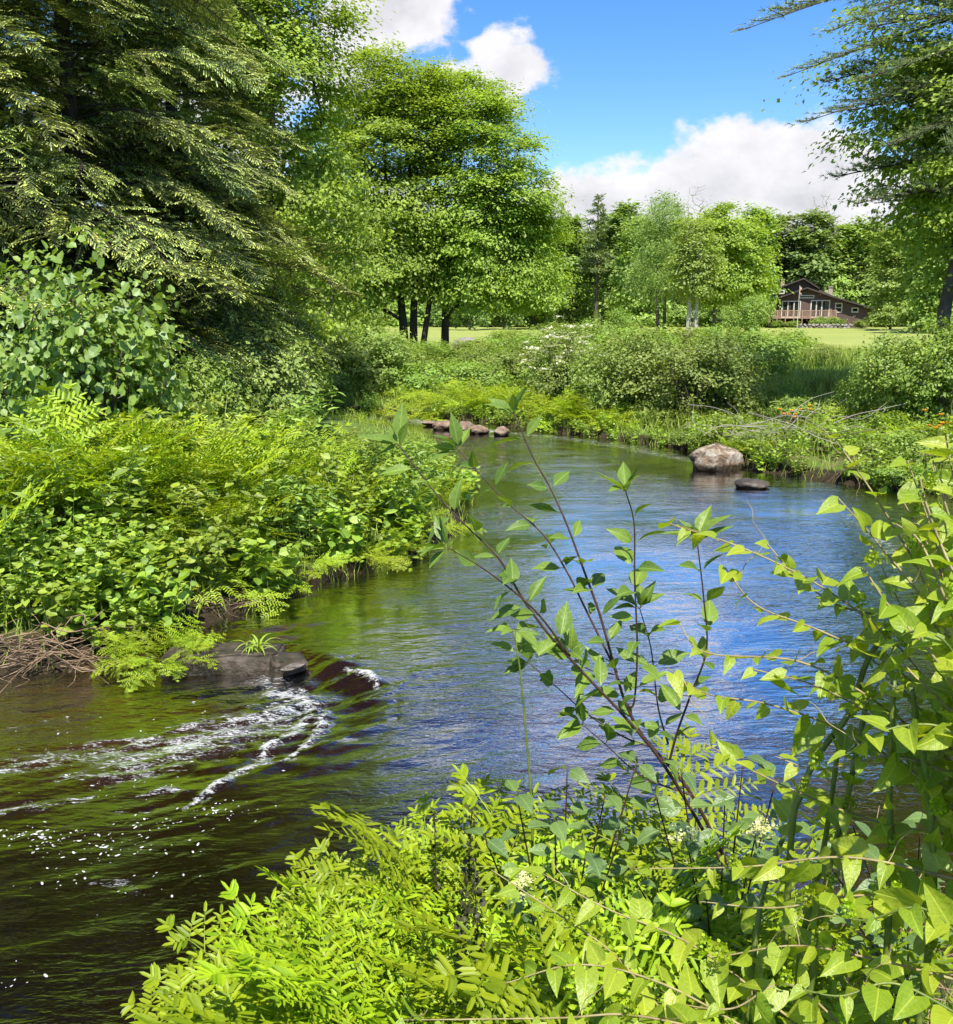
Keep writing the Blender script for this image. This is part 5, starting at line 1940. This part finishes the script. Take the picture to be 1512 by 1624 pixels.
# ================================================================== FOREGROUND
# ------------------------------------------------------------------ royal ferns on the near bank
FN = [make_frond('near_frond', 950 + i, 1.0, 'fern_near', 11, 11, arch=a, psize=.84) for i, a in enumerate((.3, .45, .55, .65, .8, .95, 1.15, 1.35))]
rn = np.random.default_rng(71)
sp_ = [(-.20, 3.05), (-.02, 3.2), (.16, 3.25), (.38, 3.33), (-.26, 2.78), (-.12, 2.86), (-.02, 2.9), (.22, 2.98), (.48, 3.08), (-.20, 2.52), (-.04, 2.58), (.12, 2.62), (.38, 2.7), (-.16, 2.26), (.0, 2.22), (.10, 2.28), (.32, 2.38), (.60, 2.78), (.55, 2.45), (-.08, 1.98), (.10, 1.98)]
for i, (x, y) in enumerate(sp_):
    x += rn.normal() * .03 + .05
    y += rn.normal() * .03
    z = tz(x, y)
    top = 3.0 - y * .51        # keep the crowns under the eye line
    s = min(1.06, max(.48, (top - z) * 1.18)) * rn.uniform(.85, 1.12)
    lab = 'lime-green royal fern reaching out over the dark water' if x < -.14 else 'lime-green royal fern ' + ('crowding the near bank before the broad-leaved dogwood' if x > .2 else 'at the water edge of the near bank' if y > 2.75 else 'massed in the middle of the near bank' if y > 2.35 else 'at the back of the near bank fern mass')
    t = plant_fern(FN, (x, y, z), 13, s, lab, 'royal ferns over the dark water' if x < -.14 else 'royal ferns of the near bank', rn, splay=(-4, 30))
    if i in (0, 1, 5, 9, 14):
        # dark fertile spike
        g = Geo()
        P = spline([(0, 0, 0), (.02, .03, .45), (.05, .05, .92 * s + .12)], 10)
        tube(g, P, np.linspace(.005, .002, len(P)), 4, .3)
        m = 130
        f = rn.uniform(.72, 1, m)
        q = np.array([[np.interp(v, np.linspace(0, 1, len(P)), P[:, c]) for c in range(3)] for v in f])
        q = q + rn.normal(size=(m, 3)) * np.array([.009, .009, .006])
        put_leaves(g, rn, q, np.zeros((m, 3)), .014, ROUND6, spread=1.2, tint=rn.uniform(0, .35, m))
        obj('fertile_spike', g.mesh('fertile_spike', [M['spike']]), t)


# ------------------------------------------------------------------ near leaves
def leaf_mesh(name, mat, wmax, prof, rows=8, fold=.18, droop=.22, seed=0, heart=0.0, petiole=.18, stem=None):
    """leaf blade 1 unit long, midrib along y, with petiole"""
    r = np.random.default_rng(seed)
    t = np.linspace(0, 1, rows)
    w = np.interp(t, [p[0] for p in prof], [p[1] for p in prof]) * wmax
    cols = np.array([-1, -.5, 0, .5, 1])
    V, F = [], []
    ph = r.uniform(0, 6)
    tw = r.normal() * .10
    for i in range(rows):
        for c in cols:
            x = c * w[i]
            y = t[i] - heart * abs(c) * (1 - t[i]) ** 3
            z = abs(x) * fold * (1.1 - .6 * t[i]) - droop * t[i] ** 2 + .018 * math.sin(6 * t[i] + ph + 2 * c) * abs(c) + tw * x * t[i]
            V.append((x, y + petiole, z))
    nc = len(cols)
    for i in range(rows - 1):
        for c in range(nc - 1):
            a = i * nc + c
            if i == rows - 2 and w[-1] < 1e-4:
                F.append((a, a + 1, a + nc + 1))
                if c in (0, 3):
                    pass
            else:
                F += [(a, a + 1, a + nc + 1), (a, a + nc + 1, a + nc)]
    g = Geo()
    g.add(V, F, .5, 0)
    tube(g, [(0, 0, 0), (0, petiole * .5, .01), (0, petiole, 0)], [.014, .011, .010], 4, .5, 1, cap=False)
    return g.mesh(name, [M[mat], stem or M['green_stem']], True)


OV = [(0, .12), (.12, .55), (.3, .95), (.42, 1), (.6, .82), (.8, .42), (.92, .15), (1, 0)]
HT = [(0, .62), (.08, .92), (.2, 1.0), (.4, .86), (.6, .60), (.8, .30), (.93, .10), (1, 0)]
DW = [leaf_mesh('sapling_leaf', 'dogwood_leaf', w, OV, seed=i, droop=d, fold=f) for i, (w, d, f) in enumerate(((.22, .12, .3), (.24, .3, .5), (.20, .2, .7), (.25, .42, .35), (.21, .02, .45)))]
VL = [leaf_mesh('vine_leaf', 'vine_leaf', w, HT, seed=10 + i, droop=d, fold=f, heart=.16) for i, (w, d, f) in enumerate(((.36, .15, .25), (.34, .3, .5), (.38, .05, .7), (.33, .45, .3), (.37, .2, -.2)))]
DL = [leaf_mesh('dull_leaf', 'dull_leaf', w, OV, seed=20 + i, droop=d, fold=f) for i, (w, d, f) in enumerate(((.30, .15, .3), (.33, .3, .4), (.28, .1, .5), (.31, .4, .2)))]


def put_leaf(parent, meshes, p, axis, normal, size, r, name='leaf'):
    o = bpy.data.objects.new(name, meshes[r.integers(len(meshes))])
    COL.objects.link(o)
    o.parent = parent
    F3 = frames(np.array([axis], float), np.array([normal], float), size)[0]
    mm = Matrix.Identity(4)
    for i in range(3):
        for j in range(3):
            mm[i][j] = float(F3[i, j])
        mm[i][3] = float(p[i])
    o.matrix_basis = mm
    return o


def P3(pts):
    return np.array([at_y(a, b, Y) for a, b, Y in pts])


def along(P, t):
    s = np.concatenate([[0], np.cumsum(np.linalg.norm(np.diff(P, axis=0), axis=1))])
    u = t * s[-1]
    return np.array([np.interp(u, s, P[:, c]) for c in range(3)]), s[-1]


def stem_part(t, base, P, ra, rb, mat, name='stem', sides=7):
    g = Geo()
    tube(g, P - base, np.linspace(ra, rb, len(P)), sides)
    return obj(name, g.mesh(name, M[mat], True), t)


# ------------------------------------------------------------------ red-stemmed sapling
rd = np.random.default_rng(81)
base = P3([(1205, 1475, 3.10)])[0]
base[2] = tz(base[0], base[1])
t = empty('dogwood_sapling', base)
SAP = [
    ([(1205, 1475, 3.1), (1150, 1362, 3.1), (1092, 1252, 3.1), (1022, 1170, 3.12), (995, 1121, 3.12), (979, 1073, 3.15), (952, 976, 3.18), (925, 901, 3.2), (899, 831, 3.22), (872, 772, 3.25), (845, 724, 3.27), (815, 655, 3.3)], .0075, .0024, .12),
    ([(995, 1121, 3.12), (1006, 1113, 3.1), (1011, 1030, 3.08), (1007, 922, 3.06), (1006, 831, 3.05), (993, 780, 3.05)], .0042, .002, .10),
    ([(1190, 1450, 3.05), (1070, 1239, 3.02), (1001, 1148, 3.0), (925, 1067, 3.0), (872, 1008, 3.0), (829, 949, 3.0), (791, 885, 3.0), (748, 842, 3.02), (700, 793, 3.04), (632, 705, 3.05)], .0066, .0022, .12),
    ([(979, 1067, 3.15), (931, 970, 3.22), (899, 906, 3.26), (861, 847, 3.3), (807, 799, 3.34), (770, 761, 3.36), (727, 713, 3.4)], .0045, .002, .12),
    ([(904, 1040, 3.0), (850, 970, 2.95), (780, 911, 2.93), (711, 868, 2.9)], .004, .002, .12),
    ([(1060, 1215, 3.05), (1075, 1160, 3.03), (1097, 1099, 3.0), (1121, 1030, 2.98), (1116, 944, 2.96), (1106, 858, 2.95)], .0045, .002, .12),
    ([(1035, 1185, 3.1), (990, 1169, 3.12), (931, 1132, 3.14), (888, 1094, 3.15), (840, 1052, 3.16)], .0038, .0016, .12),
    ([(1060, 1180, 3.1), (1044, 1121, 3.16), (1033, 1030, 3.2), (1015, 965, 3.22)], .0038, .0018, .11),
    ([(975, 1070, 3.12), (930, 1060, 3.1), (905, 1035, 3.08)], .003, .0015, .09),
    ([(1100, 1262, 3.05), (1020, 1232, 3.06), (960, 1180, 3.05), (925, 1150, 3.05)], .0035, .0015, .10),
]
for pts, ra, rb, gap in SAP:
    P = spline(P3(pts), 44)
    stem_part(t, base, P, ra, rb, 'red_stem', sides=6)
    _, L = along(P, 0)
    nn = max(3, int(L / gap))
    for j in range(nn + 1):
        f = .22 + .78 * j / nn if L > .9 else .12 + .88 * j / nn
        if L > 1.5 and f < .36:
            continue
        q, _ = along(P, min(f, .998))
        q2, _ = along(P, max(0, f - .03))
        tg = unit(q - q2)
        ang = (j % 2) * 1.57 + rd.normal() * .35 + .6
        u = unit(np.cross(tg, [0, 1, .2]))
        w = np.cross(tg, u)
        side = u * math.cos(ang) + w * math.sin(ang)
        last = j == nn
        for e in (1, -1):
            if rd.uniform() < .12 and not last:
                continue
            ax_ = unit(side * e + tg * .55 + np.array([0, 0, -.05]) + rd.normal(size=3) * .15)
            nr_ = np.array([0, -.35, 1.0]) + rd.normal(size=3) * .4
            put_leaf(t, DW, q - base, ax_, nr_, rd.uniform(.080, .125) * (1 if f < .9 else .95), rd)
        if last:
            for e in range(5):
                a = e * 1.256 + rd.uniform()
                ax_ = unit(tg * .9 + (u * math.cos(a) + w * math.sin(a)) * .8)
                put_leaf(t, DW, q - base, ax_, np.array([0, -.3, 1]) + rd.normal(size=3) * .4, rd.uniform(.075, .125), rd)
tag(t, 'young shrub with dark red stems and opposite leaves leaning over the pool', 'shrub')

# single green weed stem with a whorl of leaves
P = spline(P3([(845, 1300, 2.95), (840, 1228, 2.95), (826, 1072, 2.95), (815, 1000, 2.95)]), 16)
wb = P[0].copy()
wb[2] = tz(wb[0], wb[1])
t = empty('whorled_weed', wb)
stem_part(t, wb, np.vstack([wb, P]), .005, .0025, 'green_stem')
for k_ in range(9):
    a = k_ * 1.1
    put_leaf(t, DW, P[-1 if k_ < 6 else -4] - wb, (math.cos(a), math.sin(a) * .6, rd.uniform(-.3, .4)), np.array([0, -.2, 1]) + rd.normal(size=3) * .3, rd.uniform(.07, .10), rd)
tag(t, 'single straight weed with a whorl of leaves standing before the blue water', 'weed')

# ------------------------------------------------------------------ dull-leaved dogwood in front of it, with cream flower heads
def flower_head(seed):
    r = np.random.default_rng(seed)
    g = Geo()
    m = 150
    q = r.normal(size=(m, 3)) * np.array([.45, .45, .10])
    q[:, 2] -= (q[:, 0] ** 2 + q[:, 1] ** 2) * .35
    put_leaves(g, r, q, np.tile([0, 0, .3], (m, 1)), .17, ROUND6, spread=.5)
    for i in range(14):
        tube(g, [(0, 0, -.9), q[i]], [.03, .02], 3, .2, cap=False)
    return g.mesh('flower_head', M['flower_cream'])


FH = [flower_head(i) for i in range(2)]
for bi, (bx, by, tips, lab) in enumerate((
        (.30, 3.0, [(770, 1330, 2.7), (820, 1260, 2.8), (880, 1300, 2.7), (900, 1220, 2.95), (960, 1260, 2.85), (830, 1400, 2.55), (930, 1350, 2.65), (1010, 1210, 3.0), (985, 1320, 2.75)], 'dull green broad-leaved dogwood between the ferns and the red stems'),
        (.85, 2.95, [(1040, 1260, 2.8), (1090, 1330, 2.65), (1150, 1270, 2.8), (1010, 1400, 2.55), (1120, 1410, 2.5), (1200, 1320, 2.7), (1230, 1240, 2.85), (1180, 1200, 2.95), (1080, 1220, 2.95)], 'dull green broad-leaved dogwood round the foot of the red stems'),
        (1.55, 3.0, [(1290, 1330, 2.7), (1350, 1300, 2.75), (1400, 1370, 2.6), (1460, 1320, 2.7), (1500, 1420, 2.5), (1330, 1430, 2.5), (1440, 1480, 2.4), (1490, 1250, 2.8)], 'dull green dogwood behind the thick green canes'))):
    b = np.array([bx, by, tz(bx, by)])
    t = empty('broad_dogwood', b)
    for ti, (px, py, Y) in enumerate(tips):
        e = at_y(px, py, Y)
        P = spline([b, b + (e - b) * .45 + np.array([0, 0, .10]), e], 14)
        stem_part(t, b, P, .006, .0022, 'red_stem', sides=5)
        for j in range(6):
            f = .42 + .58 * j / 5
            q, _ = along(P, f)
            ang = j * 1.57 + rd.uniform() * .6
            for s2 in (0, math.pi):
                ax_ = np.array([math.cos(ang + s2), math.sin(ang + s2) * .8, rd.uniform(-.25, .35)])
                put_leaf(t, DL, q - b, ax_, np.array([0, -.25, 1]) + rd.normal(size=3) * .32, rd.uniform(.065, .10), rd)
        if (bi, ti) in ((0, 5), (1, 1), (1, 5)):
            obj('blossom', FH[ti % 2], t, e - b + np.array([0, -.02, .03]), (R(25), 0, ti), .055, kind='stuff')
    tag(t, lab, 'shrub')

# ------------------------------------------------------------------ climbing vines with heart-shaped leaves
def bud_mesh(seed):
    r = np.random.default_rng(seed)
    g = Geo()
    m = 60
    q = rdir(r, m) * r.uniform(.4, 1, (m, 1))
    put_leaves(g, r, q, q, .42, ROUND6, up=0, spread=.6, tint=r.uniform(.3, 1, m))
    return g.mesh('bud_cluster', M['fern_near'])


BU = bud_mesh(4)
VINES = [
    ('vine with yellow-green heart-shaped leaves heaped highest beside the pool', (1.30, 1.75), [
        [(1560, 1300, 1.7), (1530, 1050, 1.7), (1490, 880, 1.75), (1440, 730, 1.8)], [(1560, 1250, 1.65), (1540, 950, 1.65), (1520, 800, 1.7), (1500, 690, 1.75)],
        [(1560, 1200, 1.7), (1480, 980, 1.75), (1400, 870, 1.8), (1330, 790, 1.85)], [(1560, 1150, 1.75), (1470, 930, 1.8), (1390, 790, 1.85), (1320, 690, 1.9)],
        [(1560, 1100, 1.6), (1500, 950, 1.6), (1460, 860, 1.65), (1420, 830, 1.7)], [(1560, 1000, 1.55), (1500, 880, 1.6), (1470, 800, 1.65), (1460, 760, 1.7)],
        [(1560, 1150, 1.6), (1480, 1040, 1.6), (1410, 960, 1.65), (1370, 900, 1.7)]], 'tan_stem'),
    ('vine whose long thin canes arch out over the blue water', (1.35, 1.95), [
        [(1560, 1200, 1.9), (1430, 1030, 1.95), (1310, 935, 2.0), (1180, 870, 2.05), (1060, 830, 2.1)], [(1560, 1250, 1.85), (1400, 1120, 1.9), (1270, 1050, 1.95), (1120, 1035, 2.0), (1075, 985, 2.05)],
        [(1560, 1180, 1.9), (1420, 1060, 1.9), (1300, 1000, 1.95), (1200, 960, 2.0), (1150, 900, 2.05)], [(1560, 1150, 1.95), (1450, 1000, 2.0), (1330, 960, 2.0), (1260, 910, 2.05), (1215, 860, 2.1)],
        [(1530, 1300, 1.9), (1380, 1180, 1.95), (1230, 1120, 2.0), (1120, 1100, 2.0), (1060, 1060, 2.0)], [(1530, 1280, 1.8), (1400, 1150, 1.85), (1300, 1090, 1.85), (1190, 1060, 1.9)]], 'tan_stem'),
    ('vine climbing the thick upright green canes', (1.15, 2.05), [
        [(1240, 1600, 1.95), (1256, 1320, 1.95), (1271, 1260, 1.95), (1296, 1200, 1.95), (1348, 1130, 1.95), (1380, 1040, 1.95), (1440, 975, 1.9), (1530, 935, 1.9)],
        [(1398, 1640, 1.8), (1413, 1400, 1.8), (1411, 1250, 1.8), (1418, 1080, 1.8)], [(1456, 1640, 1.75), (1481, 1425, 1.75), (1471, 1250, 1.75), (1446, 1090, 1.75)],
        [(1275, 1640, 1.9), (1311, 1400, 1.9), (1341, 1280, 1.9), (1376, 1110, 1.9)], [(1261, 1640, 2.0), (1271, 1500, 2.0), (1306, 1350, 2.0), (1331, 1180, 2.0)],
        [(1180, 1640, 2.0), (1195, 1520, 2.0), (1215, 1400, 2.05), (1260, 1290, 2.1)]], 'green_stem'),
    ('vine sprawling low across the canes towards the ferns', (1.2, 1.8), [
        [(1540, 1400, 1.7), (1350, 1360, 1.75), (1180, 1375, 1.8), (1000, 1378, 1.9)], [(1540, 1330, 1.8), (1380, 1300, 1.85), (1230, 1240, 1.9), (1120, 1180, 1.95)],
        [(1540, 1450, 1.7), (1380, 1420, 1.75), (1230, 1440, 1.8), (1110, 1430, 1.85)], [(1540, 1560, 1.65), (1380, 1520, 1.7), (1260, 1500, 1.75), (1130, 1520, 1.8)],
        [(1540, 1240, 1.75), (1420, 1200, 1.8), (1300, 1220, 1.85), (1230, 1200, 1.9)]], 'tan_stem'),
    ('vine threading through the ferns with pale tendrils', (.55, 1.75), [
        [(1260, 1620, 1.8), (1100, 1500, 1.85), (960, 1440, 1.9), (860, 1385, 2.0)], [(1200, 1640, 1.75), (1050, 1560, 1.8), (920, 1530, 1.8), (800, 1560, 1.8)],
        [(1150, 1640, 1.7), (1000, 1610, 1.7), (880, 1615, 1.7), (640, 1618, 1.7)], [(1080, 1640, 1.85), (980, 1520, 1.9), (900, 1460, 1.95), (780, 1380, 2.05)],
        [(1350, 1640, 1.7), (1250, 1560, 1.75), (1160, 1600, 1.75), (1060, 1590, 1.8)]], 'tan_stem'),
    ('vine filling the heap of leaves between the highest canes and the upright ones', (1.42, 1.85), [
        [(1580, 1250, 1.85), (1500, 1080, 1.85), (1430, 960, 1.9), (1380, 860, 1.95)], [(1580, 1180, 1.8), (1530, 1000, 1.8), (1480, 880, 1.85), (1430, 790, 1.9)],
        [(1580, 1280, 1.9), (1480, 1150, 1.9), (1400, 1060, 1.95), (1330, 1010, 2.0)], [(1580, 1100, 1.75), (1540, 920, 1.75), (1500, 800, 1.8), (1480, 730, 1.85)],
        [(1580, 1220, 1.7), (1500, 1120, 1.7), (1440, 1060, 1.75), (1380, 980, 1.8)], [(1580, 1050, 1.7), (1540, 880, 1.7), (1520, 760, 1.75), (1512, 680, 1.8)],
        [(1580, 1350, 1.8), (1500, 1270, 1.8), (1420, 1200, 1.85), (1350, 1150, 1.9)]], 'tan_stem'),
    ('vine with large leaves at the foot of the canes', (1.2, 1.6), [
        [(1540, 1620, 1.55), (1420, 1560, 1.6), (1330, 1580, 1.6), (1240, 1560, 1.65)], [(1540, 1500, 1.6), (1460, 1440, 1.6), (1370, 1460, 1.65), (1300, 1440, 1.7)],
        [(1540, 1180, 1.55), (1480, 1150, 1.6), (1400, 1160, 1.6), (1340, 1200, 1.65)], [(1540, 1080, 1.55), (1490, 1010, 1.55), (1430, 1010, 1.6), (1390, 1090, 1.65)]], 'green_stem'),
]
for vi, (lab, (bx, by), canes, smat) in enumerate(VINES):
    b = np.array([bx, by, tz(bx, by)])
    t = empty('climbing_vine', b)
    for ci, pts in enumerate(canes):
        P = spline(P3(pts), 30)
        thick = vi == 2
        if not thick:
            # the cane rises from the root on the bank
            P = np.vstack([spline([b, b + (P[0] - b) * .5 + [.08, 0, .1], P[0]], 8)[:-1], P])
        stem_part(t, b, P, .0078 if thick else .0036, .0055 if thick else .0014, 'green_stem' if thick else smat, 'cane', 8 if thick else 5)
        _, L = along(P, 0)
        t0 = .30 if not thick else .18
        gap = .034 if not thick else .06
        nn = int(L * (1 - t0) / gap)
        for j in range(nn):
            f = t0 + (1 - t0) * (j + .7) / nn
            q, _ = along(P, min(.999, f))
            q2, _ = along(P, max(0, f - .03))
            tg = unit(q - q2)
            u = unit(np.cross(tg, [0, 0, 1.])) * (1 if j % 2 else -1)
            ax_ = unit(u * .9 + tg * .45 + np.array([0, -.15, -.15]) + rd.normal(size=3) * .35)
            nr_ = np.array([-.1, -.45, .9]) + rd.normal(size=3) * .5
            sz = rd.uniform(.044, .088) * (1.0 if f < .85 else .7) * (1.12 if vi == 6 else 1)
            put_leaf(t, VL, q - b, ax_, nr_, sz, rd)
            if rd.uniform() < .10:
                obj('bud_cluster', BU, t, q - b + np.array([0, -.02, .03]), None, rd.uniform(.012, .02))
            if rd.uniform() < .12:
                g = Geo()
                d0_ = unit(rd.normal(size=3) + np.array([0, -.3, .5]))
                s_ = np.linspace(0, 1, 14)
                cu = np.stack([np.cos(s_ * 7) * .012 * s_, np.sin(s_ * 7) * .012 * s_, 0 * s_], 1)
                tube(g, q - b + d0_ * (s_ * .12)[:, None] + cu, np.linspace(.0012, .0007, 14), 4)
                obj('tendril', g.mesh('tendril', M['tan_stem']), t)
    tag(t, lab, 'vine')
